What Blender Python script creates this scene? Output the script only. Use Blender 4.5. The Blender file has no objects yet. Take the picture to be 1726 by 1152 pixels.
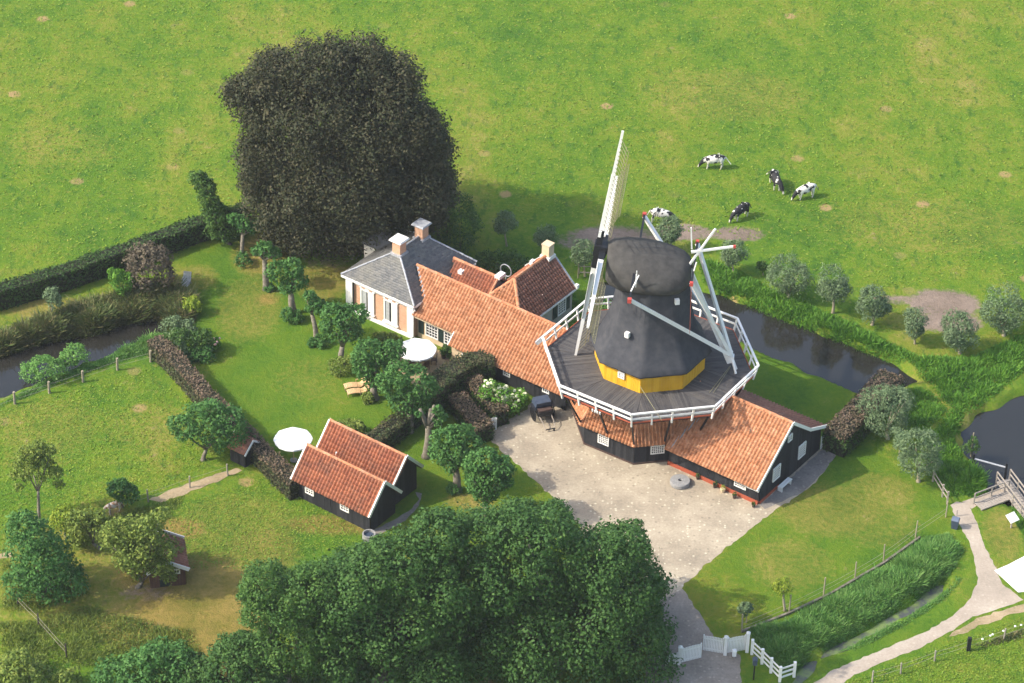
import bpy, bmesh, math, random
import numpy as np
from mathutils import Vector, Matrix

random.seed(7); rng = np.random.default_rng(7)
scn = bpy.context.scene
COL = scn.collection
rad = math.radians
HAZE = 0.00014

# ------------------------------------------------------------------ camera
HF, PITCH, ROLL = 20.0, rad(35.0), rad(1.2)
F = 863 / math.tan(rad(HF / 2)); D = F / 20.7
CAM = np.array([0, -D * math.cos(PITCH), D * math.sin(PITCH)])
FWD = np.array([0, math.cos(PITCH), -math.sin(PITCH)])
_r = np.array([1.0, 0, 0]); _u = np.cross(_r, FWD)
RT = _r * math.cos(ROLL) + _u * math.sin(ROLL); UPV = -_r * math.sin(ROLL) + _u * math.cos(ROLL)
cd = bpy.data.cameras.new('camera'); cam = bpy.data.objects.new('camera', cd); COL.objects.link(cam)
cd.sensor_width = 36; cd.lens = 18 / math.tan(rad(HF / 2)); cd.clip_start = 1; cd.clip_end = 9000
m = Matrix(((RT[0], UPV[0], -FWD[0]), (RT[1], UPV[1], -FWD[1]), (RT[2], UPV[2], -FWD[2]))).to_4x4()
m.translation = Vector(CAM); cam.matrix_world = m
scn.camera = cam

# ------------------------------------------------------------------ light
SUN_EL, SUN_AZ = rad(41), rad(-12)         # sun to the left of the picture, on the camera's side
to_sun = Vector((-math.cos(SUN_AZ) * math.cos(SUN_EL), math.sin(SUN_AZ) * math.cos(SUN_EL), math.sin(SUN_EL)))
w = bpy.data.worlds.new('World'); scn.world = w; w.use_nodes = True
nt = w.node_tree; nt.nodes.clear()
sky = nt.nodes.new('ShaderNodeTexSky'); sky.sky_type = 'NISHITA'; sky.sun_disc = False
sky.sun_elevation = SUN_EL; sky.sun_rotation = math.atan2(to_sun.x, to_sun.y)
sky.air_density = 1.2; sky.dust_density = 3.0
bg = nt.nodes.new('ShaderNodeBackground'); bg.inputs[1].default_value = 0.15
wo = nt.nodes.new('ShaderNodeOutputWorld')
nt.links.new(sky.outputs[0], bg.inputs[0]); nt.links.new(bg.outputs[0], wo.inputs[0])
sd = bpy.data.lights.new('sun', 'SUN'); sd.energy = 2.6; sd.angle = rad(0.6); sd.color = (1.0, 0.93, 0.80)
so = bpy.data.objects.new('sun', sd); COL.objects.link(so)
so.rotation_euler = (-to_sun).to_track_quat('-Z', 'Y').to_euler(); so.location = (-60, 10, 80)
vs = scn.view_settings; vs.view_transform = 'Standard'; vs.look = 'None'; vs.gamma = 1; vs.use_curve_mapping = False
vs.exposure = 1.15
scn.render.film_transparent = False
scn.cycles.max_bounces = 5; scn.cycles.transparent_max_bounces = 4

# ------------------------------------------------------------------ measuring helpers
def ray(px, py):
    return FWD * F + RT * (px - 863) - UPV * (py - 576)
def P(px, py, z=0.0):
    d = ray(px, py); return CAM + d * ((z - CAM[2]) / d[2])
def onplane(px, py, o, n):
    d = ray(px, py); return CAM + d * (np.dot(np.array(o) - CAM, n) / np.dot(d, n))
def atz(x, y):
    return np.array([x, y, 0.0])
A36 = rad(-36)
U = np.array([math.cos(A36), math.sin(A36), 0]); V = np.array([-math.sin(A36), math.cos(A36), 0])
def loc(wp, o):
    r = np.array(wp) - np.array(o); return np.array([np.dot(r, U), np.dot(r, V), r[2]])
def inpoly(pts, x, y):
    ins = np.zeros(x.shape, bool); n = len(pts)
    for i in range(n):
        x1, y1 = pts[i][:2]; x2, y2 = pts[(i + 1) % n][:2]
        c = ((y1 > y) != (y2 > y)) & (x < (x2 - x1) * (y - y1) / (y2 - y1 + 1e-12) + x1)
        ins ^= c
    return ins
def sdf(pts, x, y):
    """signed distance, positive inside"""
    d = np.full(x.shape, 1e9); n = len(pts)
    for i in range(n):
        ax, ay = pts[i][:2]; bx, by = pts[(i + 1) % n][:2]
        dx, dy = bx - ax, by - ay; L = dx * dx + dy * dy + 1e-12
        t = np.clip(((x - ax) * dx + (y - ay) * dy) / L, 0, 1)
        d = np.minimum(d, np.hypot(x - ax - t * dx, y - ay - t * dy))
    return np.where(inpoly(pts, x, y), d, -d)
def gpoly(pix, z=0): return [tuple(P(a, b, z)) for a, b in pix]

# ------------------------------------------------------------------ materials
def ramp(nt, cols, fac, pos=None):
    r = nt.nodes.new('ShaderNodeValToRGB'); cr = r.color_ramp
    while len(cr.elements) < len(cols): cr.elements.new(0.5)
    for i, c in enumerate(cols):
        cr.elements[i].position = pos[i] if pos else i / max(1, len(cols) - 1)
        cr.elements[i].color = (*c, 1)
    nt.links.new(fac, r.inputs[0]); return r.outputs[0]
def noise(nt, vec, scale, detail=3, rough=.6):
    n = nt.nodes.new('ShaderNodeTexNoise'); n.inputs['Scale'].default_value = scale
    n.inputs['Detail'].default_value = detail; n.inputs['Roughness'].default_value = rough
    nt.links.new(vec, n.inputs['Vector']); return n.outputs['Fac']
def mix(nt, a, b, fac, mode='MIX'):
    x = nt.nodes.new('ShaderNodeMix'); x.data_type = 'RGBA'; x.blend_type = mode
    for s, v in ((6, a), (7, b)):
        if isinstance(v, tuple): x.inputs[s].default_value = (*v, 1)
        else: nt.links.new(v, x.inputs[s])
    if isinstance(fac, (int, float)): x.inputs[0].default_value = fac
    else: nt.links.new(fac, x.inputs[0])
    return x.outputs[2]
def mrange(nt, v, a, b, c=0., d=1.):
    x = nt.nodes.new('ShaderNodeMapRange'); nt.links.new(v, x.inputs[0])
    for i, q in enumerate((a, b, c, d)): x.inputs[1 + i].default_value = q
    return x.outputs[0]
def math_(nt, op, a, b):
    x = nt.nodes.new('ShaderNodeMath'); x.operation = op
    for i, v in enumerate((a, b)):
        if isinstance(v, (int, float)): x.inputs[i].default_value = v
        else: nt.links.new(v, x.inputs[i])
    return x.outputs[0]
def mat(name, cols, island=0.5, scale=3.0, detail=4, rough=.8, bump=0.0, bscale=20, spec=.3, stain=None, sscale=.6, sfac=.5, trans=0, metal=0, pos=None):
    """colour ramp driven by per-piece random value mixed with noise; optional second stain colour"""
    mt = bpy.data.materials.new(name); mt.use_nodes = True; t = mt.node_tree
    b = t.nodes['Principled BSDF']
    tc = t.nodes.new('ShaderNodeTexCoord').outputs['Object']
    n = noise(t, tc, scale, detail)
    n = mrange(t, n, .28, .72)
    if island > 0:
        g = t.nodes.new('ShaderNodeNewGeometry').outputs['Random Per Island']
        f = t.nodes.new('ShaderNodeMix'); f.inputs[0].default_value = island
        t.links.new(n, f.inputs[2]); t.links.new(g, f.inputs[3]); f = f.outputs[0]
    else: f = n
    c = ramp(t, cols, f, pos)
    if stain:
        s = noise(t, tc, sscale, 6, .65); s = mrange(t, s, .45, .68, 0, sfac)
        c = mix(t, c, stain, s)
    t.links.new(c, b.inputs['Base Color'])
    b.inputs['Roughness'].default_value = rough; b.inputs['Specular IOR Level'].default_value = spec
    b.inputs['Metallic'].default_value = metal
    if bump:
        bn = noise(t, tc, bscale, 4); bp = t.nodes.new('ShaderNodeBump')
        bp.inputs['Strength'].default_value = bump; bp.inputs['Distance'].default_value = .03
        t.links.new(bn, bp.inputs['Height']); t.links.new(bp.outputs[0], b.inputs['Normal'])
    if trans:
        tr = t.nodes.new('ShaderNodeBsdfTranslucent'); t.links.new(c, tr.inputs[0])
        ms = t.nodes.new('ShaderNodeMixShader'); ms.inputs[0].default_value = trans
        t.links.new(b.outputs[0], ms.inputs[1]); t.links.new(tr.outputs[0], ms.inputs[2])
        t.links.new(ms.outputs[0], t.nodes['Material Output'].inputs[0])
    return mt
M = {}
M['white'] = mat('white_paint', [(.70, .69, .66), (.84, .83, .80)], .4, 4, rough=.5, stain=(.5, .47, .4), sscale=2, sfac=.25)
M['canvas'] = mat('white_canvas', [(.80, .80, .78), (.86, .86, .84)], 0, 2, rough=.9)
M['black_wood'] = mat('tarred_boards', [(.010, .011, .014), (.022, .023, .027), (.040, .041, .046)], .6, 5, rough=.75, bump=.3, bscale=14, spec=.2)
M['black'] = mat('black_paint', [(.008, .009, .011), (.02, .02, .024)], 0, 5, rough=.5)
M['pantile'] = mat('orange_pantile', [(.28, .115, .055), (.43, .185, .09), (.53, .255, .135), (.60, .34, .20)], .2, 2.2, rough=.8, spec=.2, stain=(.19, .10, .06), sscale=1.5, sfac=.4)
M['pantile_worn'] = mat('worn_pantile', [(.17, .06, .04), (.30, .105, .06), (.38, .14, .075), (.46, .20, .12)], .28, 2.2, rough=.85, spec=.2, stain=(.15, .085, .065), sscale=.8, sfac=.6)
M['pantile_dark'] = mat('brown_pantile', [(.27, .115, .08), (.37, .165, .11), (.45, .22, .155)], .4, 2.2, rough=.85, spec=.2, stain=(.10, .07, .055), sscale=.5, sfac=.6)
M['slate'] = mat('grey_slate', [(.075, .08, .088), (.12, .122, .125), (.185, .18, .17)], .6, 2.5, rough=.6, spec=.3, stain=(.20, .19, .155), sscale=.7, sfac=.5)
M['under_roof'] = mat('roof_boarding', [(.06, .035, .025), (.09, .055, .04)], 0, 4)
M['ridge'] = mat('ridge_tile', [(.42, .15, .07), (.55, .23, .11), (.6, .32, .19)], .6, 3, rough=.8, stain=(.2, .13, .1), sscale=1.2, sfac=.5)
M['lead'] = mat('lead_sheet', [(.26, .27, .29), (.42, .43, .45)], 0, 4, rough=.5)
M['thatch'] = mat('dark_thatch', [(.036, .038, .046), (.052, .054, .062), (.070, .070, .075)], 0, 1.6, 8, rough=.9, bump=.45, bscale=22, spec=.15, stain=(.030, .031, .038), sscale=.9, sfac=.15)
M['thatch_cap'] = mat('cap_thatch', [(.040, .038, .037), (.060, .057, .053), (.080, .076, .07)], 0, 1.6, 8, rough=.95, bump=.45, bscale=22, spec=.15)
M['deck'] = mat('grey_decking', [(.042, .040, .043), (.070, .066, .067), (.105, .098, .092)], .65, 2, rough=.75, spec=.25, stain=(.10, .085, .075), sscale=.8, sfac=.35)
M['yellow'] = mat('yellow_boards', [(.56, .29, .012), (.66, .36, .018), (.72, .42, .03)], .6, 3, rough=.6, stain=(.4, .2, .02), sscale=1.5, sfac=.35)
M['lath'] = mat('sail_lath_wood', [(.17, .155, .085), (.25, .23, .13)], .5, 3, rough=.7)
M['red'] = mat('red_paint', [(.40, .05, .04), (.48, .08, .06)], 0, 3, rough=.5)
M['plinth_red'] = mat('red_plinth', [(.28, .06, .03), (.40, .10, .05)], .4, 5, rough=.8)
M['cream'] = mat('cream_plaster', [(.55, .42, .27), (.66, .53, .36)], 0, 1.2, rough=.85, stain=(.45, .33, .2), sscale=.8, sfac=.4)
M['grey_wall'] = mat('grey_plaster', [(.34, .31, .27), (.43, .40, .35)], 0, 1.2, rough=.9, stain=(.26, .23, .2), sscale=.7, sfac=.5)
M['door_dark'] = mat('dark_green_paint', [(.010, .022, .020), (.02, .04, .035)], 0, 3, rough=.4)
M['glass'] = mat('window_glass', [(.012, .015, .018), (.03, .034, .038)], 0, .7, rough=.08, spec=.6)
M['curtain'] = mat('grey_blind', [(.30, .31, .32), (.42, .43, .43)], 0, 6, rough=.6)
M['wood'] = mat('teak_wood', [(.50, .32, .16), (.62, .43, .24)], .5, 5, rough=.6)
M['old_wood'] = mat('weathered_wood', [(.20, .17, .14), (.30, .26, .22), (.38, .34, .29)], .5, 5, rough=.85)
M['post'] = mat('post_wood', [(.24, .20, .14), (.36, .31, .22)], .5, 5, rough=.85)
M['stone'] = mat('millstone_grey', [(.20, .20, .20), (.30, .295, .29)], 0, 6, rough=.9, bump=.5, bscale=25)
M['bin'] = mat('blue_grey_plastic', [(.035, .05, .08), (.06, .08, .12)], 0, 4, rough=.5)
M['pot'] = mat('dark_pot', [(.05, .035, .03), (.10, .06, .05)], .4, 5, rough=.7)
M['bark'] = mat('grey_bark', [(.10, .085, .065), (.18, .155, .125), (.30, .265, .22)], 0, 3, 6, rough=.95, bump=.8, bscale=9, stain=(.10, .12, .05), sscale=1.2, sfac=.4)
M['bark_dark'] = mat('dark_bark', [(.035, .03, .026), (.075, .065, .055)], 0, 3, 6, rough=.95, bump=.8, bscale=9)
def leafm(n, cols, tr=.22): return mat(n, cols, .6, .7, 3, rough=.65, spec=.2, trans=tr)
M['lf_beech'] = leafm('copper_beech_leaf', [(.020, .028, .012), (.036, .046, .019), (.060, .058, .028), (.095, .080, .045)], .15)
M['lf_oak'] = leafm('oak_leaf', [(.026, .070, .018), (.042, .105, .024), (.062, .135, .030), (.095, .172, .036)])
M['lf_ash'] = leafm('pale_leaf', [(.030, .082, .018), (.052, .125, .025), (.080, .160, .031), (.12, .20, .04)])
M['lf_lime'] = leafm('lime_leaf', [(.028, .090, .020), (.050, .140, .032), (.078, .185, .042), (.125, .25, .06)])
M['lf_willow'] = leafm('willow_leaf', [(.070, .125, .058), (.110, .175, .080), (.155, .220, .105), (.21, .275, .14)])
M['lf_dark'] = leafm('dark_shrub_leaf', [(0.020, 0.057, 0.014), (0.040, 0.097, 0.019), (0.073, 0.140, 0.028), (0.121, 0.193, 0.039)])
M['lf_bright'] = leafm('bright_leaf', [(0.044, 0.138, 0.015), (0.081, 0.213, 0.022), (0.125, 0.275, 0.030), (0.188, 0.350, 0.037)])
M['lf_yellow'] = leafm('yellow_green_leaf', [(.08, .15, .012), (.15, .24, .02), (.26, .32, .03), (.36, .38, .04)])
M['lf_purple'] = leafm('purple_shrub_leaf', [(0.049, 0.042, 0.025), (0.091, 0.070, 0.049), (0.126, 0.105, 0.070), (0.182, 0.154, 0.098)], .15)
M['lf_hedge'] = leafm('hedge_leaf', [(0.026, 0.059, 0.016), (0.045, 0.094, 0.021), (0.075, 0.126, 0.029)])
M['lf_brown'] = leafm('brown_hedge_leaf', [(0.053, 0.063, 0.027), (0.112, 0.090, 0.051), (0.173, 0.120, 0.083), (0.225, 0.158, 0.112)], .15)
M['lf_brownmix'] = leafm('green_brown_hedge_leaf', [(0.028, 0.056, 0.020), (0.056, 0.084, 0.028), (0.084, 0.077, 0.039), (0.126, 0.105, 0.056)], .15)
M['lf_orchard'] = leafm('orchard_leaf', [(0.065, 0.114, 0.023), (0.121, 0.179, 0.031), (0.186, 0.244, 0.045), (0.280, 0.308, 0.065)])
M['lf_reed'] = leafm('reed_leaf', [(.07, .19, .04), (.11, .26, .055), (.17, .32, .075), (.26, .38, .12)], .3)
M['lf_bank'] = leafm('bank_herb_leaf', [(0.048, 0.084, 0.024), (0.087, 0.134, 0.034), (0.164, 0.168, 0.060), (0.290, 0.210, 0.114)], .2)
M['lf_grass'] = leafm('grass_clump', [(0.082, 0.176, 0.016), (0.126, 0.223, 0.019), (0.178, 0.250, 0.024), (0.252, 0.270, 0.041)], .15)
M['petal'] = mat('cream_petal', [(.62, .64, .36), (.78, .78, .58)], .6, 5, rough=.7)
M['petal_pink'] = mat('pink_petal', [(.62, .30, .32), (.75, .52, .45)], .6, 5, rough=.7)
M['petal_white'] = mat('white_petal', [(.72, .74, .66), (.8, .8, .75)], .6, 5, rough=.7)
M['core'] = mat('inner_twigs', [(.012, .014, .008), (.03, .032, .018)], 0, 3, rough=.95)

def brick_mat():
    mt = bpy.data.materials.new('pale_red_brick'); mt.use_nodes = True; t = mt.node_tree; b = t.nodes['Principled BSDF']
    tc = t.nodes.new('ShaderNodeTexCoord').outputs['Object']
    sep = t.nodes.new('ShaderNodeSeparateXYZ'); t.links.new(tc, sep.inputs[0])
    sm = math_(t, 'ADD', sep.outputs[0], sep.outputs[1])
    cb = t.nodes.new('ShaderNodeCombineXYZ'); t.links.new(sm, cb.inputs[0]); t.links.new(sep.outputs[2], cb.inputs[1])
    br = t.nodes.new('ShaderNodeTexBrick'); t.links.new(cb.outputs[0], br.inputs[0])
    br.inputs['Color1'].default_value = (.50, .24, .13, 1); br.inputs['Color2'].default_value = (.60, .32, .19, 1)
    br.inputs['Mortar'].default_value = (.55, .42, .31, 1); br.inputs['Scale'].default_value = 1
    br.inputs['Mortar Size'].default_value = .008; br.inputs['Brick Width'].default_value = .22; br.inputs['Row Height'].default_value = .065
    n = noise(t, tc, 1.1, 5); c = mix(t, br.outputs[0], (.40, .22, .15), mrange(t, n, .45, .7, 0, .5))
    t.links.new(c, b.inputs['Base Color']); b.inputs['Roughness'].default_value = .85
    return mt
M['brick'] = brick_mat()

def ground_mat():
    mt = bpy.data.materials.new('grassland'); mt.use_nodes = True; t = mt.node_tree; b = t.nodes['Principled BSDF']
    tc = t.nodes.new('ShaderNodeTexCoord').outputs['Object']
    at = t.nodes.new('ShaderNodeVertexColor'); at.layer_name = 'zone'
    sp = t.nodes.new('ShaderNodeSeparateColor'); t.links.new(at.outputs[0], sp.inputs[0])
    lawn, dry, mud = sp.outputs[0], sp.outputs[1], sp.outputs[2]
    mp = t.nodes.new('ShaderNodeMapping'); mp.inputs['Rotation'].default_value = (0, 0, rad(38)); mp.inputs['Scale'].default_value = (1, .45, 1)
    t.links.new(tc, mp.inputs[0])
    big = noise(t, mp.outputs[0], .075, 3); mid = noise(t, tc, .38, 5, .62); fine = noise(t, tc, 2.4, 4, .7); vfine = noise(t, tc, 9, 3, .7)
    f = math_(t, 'ADD', math_(t, 'MULTIPLY', big, .72), math_(t, 'MULTIPLY', mid, .48))
    f = math_(t, 'ADD', f, math_(t, 'MULTIPLY', fine, .42)); f = math_(t, 'ADD', f, math_(t, 'MULTIPLY', vfine, .24))
    f = mrange(t, f, .74, 1.12)
    past = ramp(t, [(.046, .114, .012), (.080, .160, .013), (.118, .186, .015), (.172, .196, .026), (.235, .216, .054)], f, [0, .3, .55, .8, 1])
    tus = noise(t, mp.outputs[0], 1.1, 5, .65)
    past = mix(t, past, (.030, .098, .014), mrange(t, tus, .54, .66, 0, .65))
    tu2 = noise(t, tc, 1.7, 5, .6)
    past = mix(t, past, (.235, .225, .05), mrange(t, tu2, .57, .70, 0, .55))
    lw = ramp(t, [(.045, .112, .011), (.075, .150, .012), (.110, .172, .014), (.17, .185, .024)], f, [0, .35, .7, 1])
    dr = ramp(t, [(.14, .13, .024), (.25, .185, .05), (.34, .245, .09)], f, [0, .5, 1])
    mu = ramp(t, [(.12, .095, .07), (.21, .16, .125), (.29, .225, .18)], f, [0, .5, 1])
    jit = math_(t, 'MULTIPLY', math_(t, 'SUBTRACT', fine, .5), .9)
    def soft(ch): return mrange(t, math_(t, 'ADD', ch, jit), .25, .75)
    c = mix(t, past, lw, soft(lawn))
    c = mix(t, c, dr, mrange(t, math_(t, 'ADD', dry, jit), .15, .95))
    # scattered bare spots in the pasture
    vo = t.nodes.new('ShaderNodeTexVoronoi'); vo.voronoi_dimensions = '2D'; vo.inputs['Scale'].default_value = .11; vo.inputs['Randomness'].default_value = 1
    t.links.new(tc, vo.inputs['Vector'])
    dd = math_(t, 'ADD', vo.outputs['Distance'], math_(t, 'MULTIPLY', math_(t, 'SUBTRACT', fine, .5), .10))
    spot = mrange(t, dd, .045, .075, 1, 0)
    sc_ = t.nodes.new('ShaderNodeSeparateColor'); t.links.new(vo.outputs['Color'], sc_.inputs[0])
    spot = math_(t, 'MULTIPLY', spot, mrange(t, sc_.outputs[0], .5, .85))
    spot = math_(t, 'MULTIPLY', spot, mrange(t, lawn, .05, .3, 1, 0))
    c = mix(t, c, (.42, .25, .14), math_(t, 'MULTIPLY', spot, .6))
    c = mix(t, c, mu, mrange(t, math_(t, 'ADD', math_(t, 'MULTIPLY', mud, .8), math_(t, 'ADD', jit, math_(t, 'MULTIPLY', math_(t, 'SUBTRACT', mid, .5), 1.3))), .25, .65))
    t.links.new(c, b.inputs['Base Color']); b.inputs['Roughness'].default_value = .95; b.inputs['Specular IOR Level'].default_value = .1
    bp = t.nodes.new('ShaderNodeBump'); bp.inputs['Strength'].default_value = .75; bp.inputs['Distance'].default_value = .22
    hh = math_(t, 'ADD', fine, math_(t, 'MULTIPLY', vfine, .6)); hh = math_(t, 'ADD', hh, mid)
    t.links.new(hh, bp.inputs['Height']); t.links.new(bp.outputs[0], b.inputs['Normal'])
    return mt
M['ground'] = ground_mat()
def gravel_mat(name, base, dark, light, specks=.5):
    mt = bpy.data.materials.new(name); mt.use_nodes = True; t = mt.node_tree; b = t.nodes['Principled BSDF']
    tc = t.nodes.new('ShaderNodeTexCoord').outputs['Object']
    n1 = noise(t, tc, .35, 5, .6); n2 = noise(t, tc, 5, 4, .7)
    c = ramp(t, [dark, base, light], mrange(t, math_(t, 'ADD', math_(t, 'MULTIPLY', n1, .6), math_(t, 'MULTIPLY', n2, .4)), .36, .64))
    vo = t.nodes.new('ShaderNodeTexVoronoi'); vo.inputs['Scale'].default_value = 3.2; t.links.new(tc, vo.inputs['Vector'])
    sc_ = t.nodes.new('ShaderNodeSeparateColor'); t.links.new(vo.outputs['Color'], sc_.inputs[0])
    s = math_(t, 'MULTIPLY', mrange(t, vo.outputs['Distance'], .2, .35, 1, 0), mrange(t, sc_.outputs[0], .55, .75))
    c = mix(t, c, tuple(min(.7, q * 1.7) for q in light), math_(t, 'MULTIPLY', s, specks))
    s2 = math_(t, 'MULTIPLY', mrange(t, vo.outputs['Distance'], .2, .4, 1, 0), mrange(t, sc_.outputs[1], .7, .8))
    c = mix(t, c, tuple(q * .5 for q in dark), math_(t, 'MULTIPLY', s2, specks))
    t.links.new(c, b.inputs['Base Color']); b.inputs['Roughness'].default_value = .95; b.inputs['Specular IOR Level'].default_value = .15
    bp = t.nodes.new('ShaderNodeBump'); bp.inputs['Strength'].default_value = .5; bp.inputs['Distance'].default_value = .05
    t.links.new(n2, bp.inputs['Height']); t.links.new(bp.outputs[0], b.inputs['Normal'])
    return mt
M['gravel'] = gravel_mat('yard_gravel', (.35, .295, .22), (.25, .21, .16), (.45, .385, .29))
M['drive'] = gravel_mat('grey_gravel', (.26, .22, .18), (.20, .17, .14), (.34, .29, .24), .3)
M['path'] = gravel_mat('path_concrete', (.36, .30, .24), (.29, .245, .195), (.43, .37, .30), .15)
M['sand'] = gravel_mat('sandy_track', (.30, .23, .14), (.20, .17, .08), (.40, .31, .20), .2)
M['paving'] = gravel_mat('grey_paving', (.20, .18, .165), (.14, .13, .12), (.26, .24, .21), .3)
M['slab'] = mat('white_slab', [(.74, .73, .70), (.82, .81, .78)], 0, 1, rough=.8)
def water_mat(name, deep, duck=0.0):
    mt = bpy.data.materials.new(name); mt.use_nodes = True; t = mt.node_tree; b = t.nodes['Principled BSDF']
    tc = t.nodes.new('ShaderNodeTexCoord').outputs['Object']
    n = noise(t, tc, .25, 4)
    c = ramp(t, [tuple(q * .75 for q in deep), deep], n)
    if duck:
        k = noise(t, tc, .8, 5, .65); c = mix(t, c, (.16, .22, .06), mrange(t, k, .42, .58, 0, duck))
    t.links.new(c, b.inputs['Base Color']); b.inputs['Roughness'].default_value = .06 if not duck else .35; b.inputs['IOR'].default_value = 1.42
    b.inputs['Specular IOR Level'].default_value = .7
    bp = t.nodes.new('ShaderNodeBump'); bp.inputs['Strength'].default_value = .08; bp.inputs['Distance'].default_value = .05
    t.links.new(noise(t, tc, 3, 3), bp.inputs['Height']); t.links.new(bp.outputs[0], b.inputs['Normal'])
    return mt
M['water'] = water_mat('ditch_water', (.022, .021, .018))
M['water_duck'] = water_mat('weedy_water', (.075, .078, .082), .9)
def cow_mat(name, main, patch, thr, head, belly=False):
    mt = bpy.data.materials.new(name); mt.use_nodes = True; t = mt.node_tree; b = t.nodes['Principled BSDF']
    tc = t.nodes.new('ShaderNodeTexCoord').outputs['Object']
    oi = t.nodes.new('ShaderNodeObjectInfo').outputs['Random']
    ad = t.nodes.new('ShaderNodeVectorMath'); ad.operation = 'ADD'
    cb = t.nodes.new('ShaderNodeCombineXYZ')
    for i in range(3): t.links.new(math_(t, 'MULTIPLY', oi, 37.0 + 11 * i), cb.inputs[i])
    t.links.new(tc, ad.inputs[0]); t.links.new(cb.outputs[0], ad.inputs[1])
    n = mrange(t, noise(t, ad.outputs[0], 2.8, 1, .4), thr, thr + .02)
    sp = t.nodes.new('ShaderNodeSeparateXYZ'); t.links.new(tc, sp.inputs[0])
    c = mix(t, main, patch, n)
    leg = mrange(t, sp.outputs[2], .48, .52, 1, 0)
    hd = mrange(t, sp.outputs[0], .92, .97)
    leg = math_(t, 'MULTIPLY', leg, mrange(t, sp.outputs[0], .85, .9, 1, 0))
    c = mix(t, c, head, hd); c = mix(t, c, (.62, .58, .5), leg)
    c = mix(t, c, (.60, .55, .48), mrange(t, sp.outputs[0], 1.33, 1.36))
    t.links.new(c, b.inputs['Base Color']); b.inputs['Roughness'].default_value = .8
    return mt
WH, BK = (.66, .63, .57), (.010, .010, .012)
M['cow_white'] = cow_mat('white_pied_hide', WH, BK, .545, BK)
M['cow_black'] = cow_mat('black_pied_hide', BK, WH, .62, BK)
M['goat'] = cow_mat('brown_pied_hide', (.50, .27, .15), (.70, .64, .55), .50, (.62, .5, .4))

# ------------------------------------------------------------------ mesh helpers
def link(name, me, parent=None, loc_=None, kind=None, label=None, cat=None, group=None):
    o = bpy.data.objects.new(name, me); COL.objects.link(o)
    if parent is not None: o.parent = parent
    if loc_ is not None: o.location = Vector([float(q) for q in loc_])
    for k, v in (('kind', kind), ('label', label), ('category', cat), ('group', group)):
        if v: o[k] = v
    return o
def thing(name, label, cat, at=(0, 0, 0), rot=0.0, group=None):
    o = link(name, None, None, at, None, label, cat, group); o.rotation_euler = (0, 0, rot); o.empty_display_size = .5
    return o
def np_mesh(name, verts, quads, mats, midx=None, smooth=False):
    me = bpy.data.meshes.new(name); verts = np.asarray(verts, np.float32); quads = np.asarray(quads, np.int32)
    k = quads.shape[1]
    me.vertices.add(len(verts)); me.vertices.foreach_set('co', verts.ravel())
    me.loops.add(quads.size); me.loops.foreach_set('vertex_index', quads.ravel())
    me.polygons.add(len(quads)); me.polygons.foreach_set('loop_start', np.arange(0, quads.size, k, dtype=np.int32))
    for mm in mats: me.materials.append(mm)
    if midx is not None: me.polygons.foreach_set('material_index', np.asarray(midx, np.int32))
    if smooth: me.polygons.foreach_set('use_smooth', np.ones(len(quads), bool))
    me.update(calc_edges=True); me.validate(); return me
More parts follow.
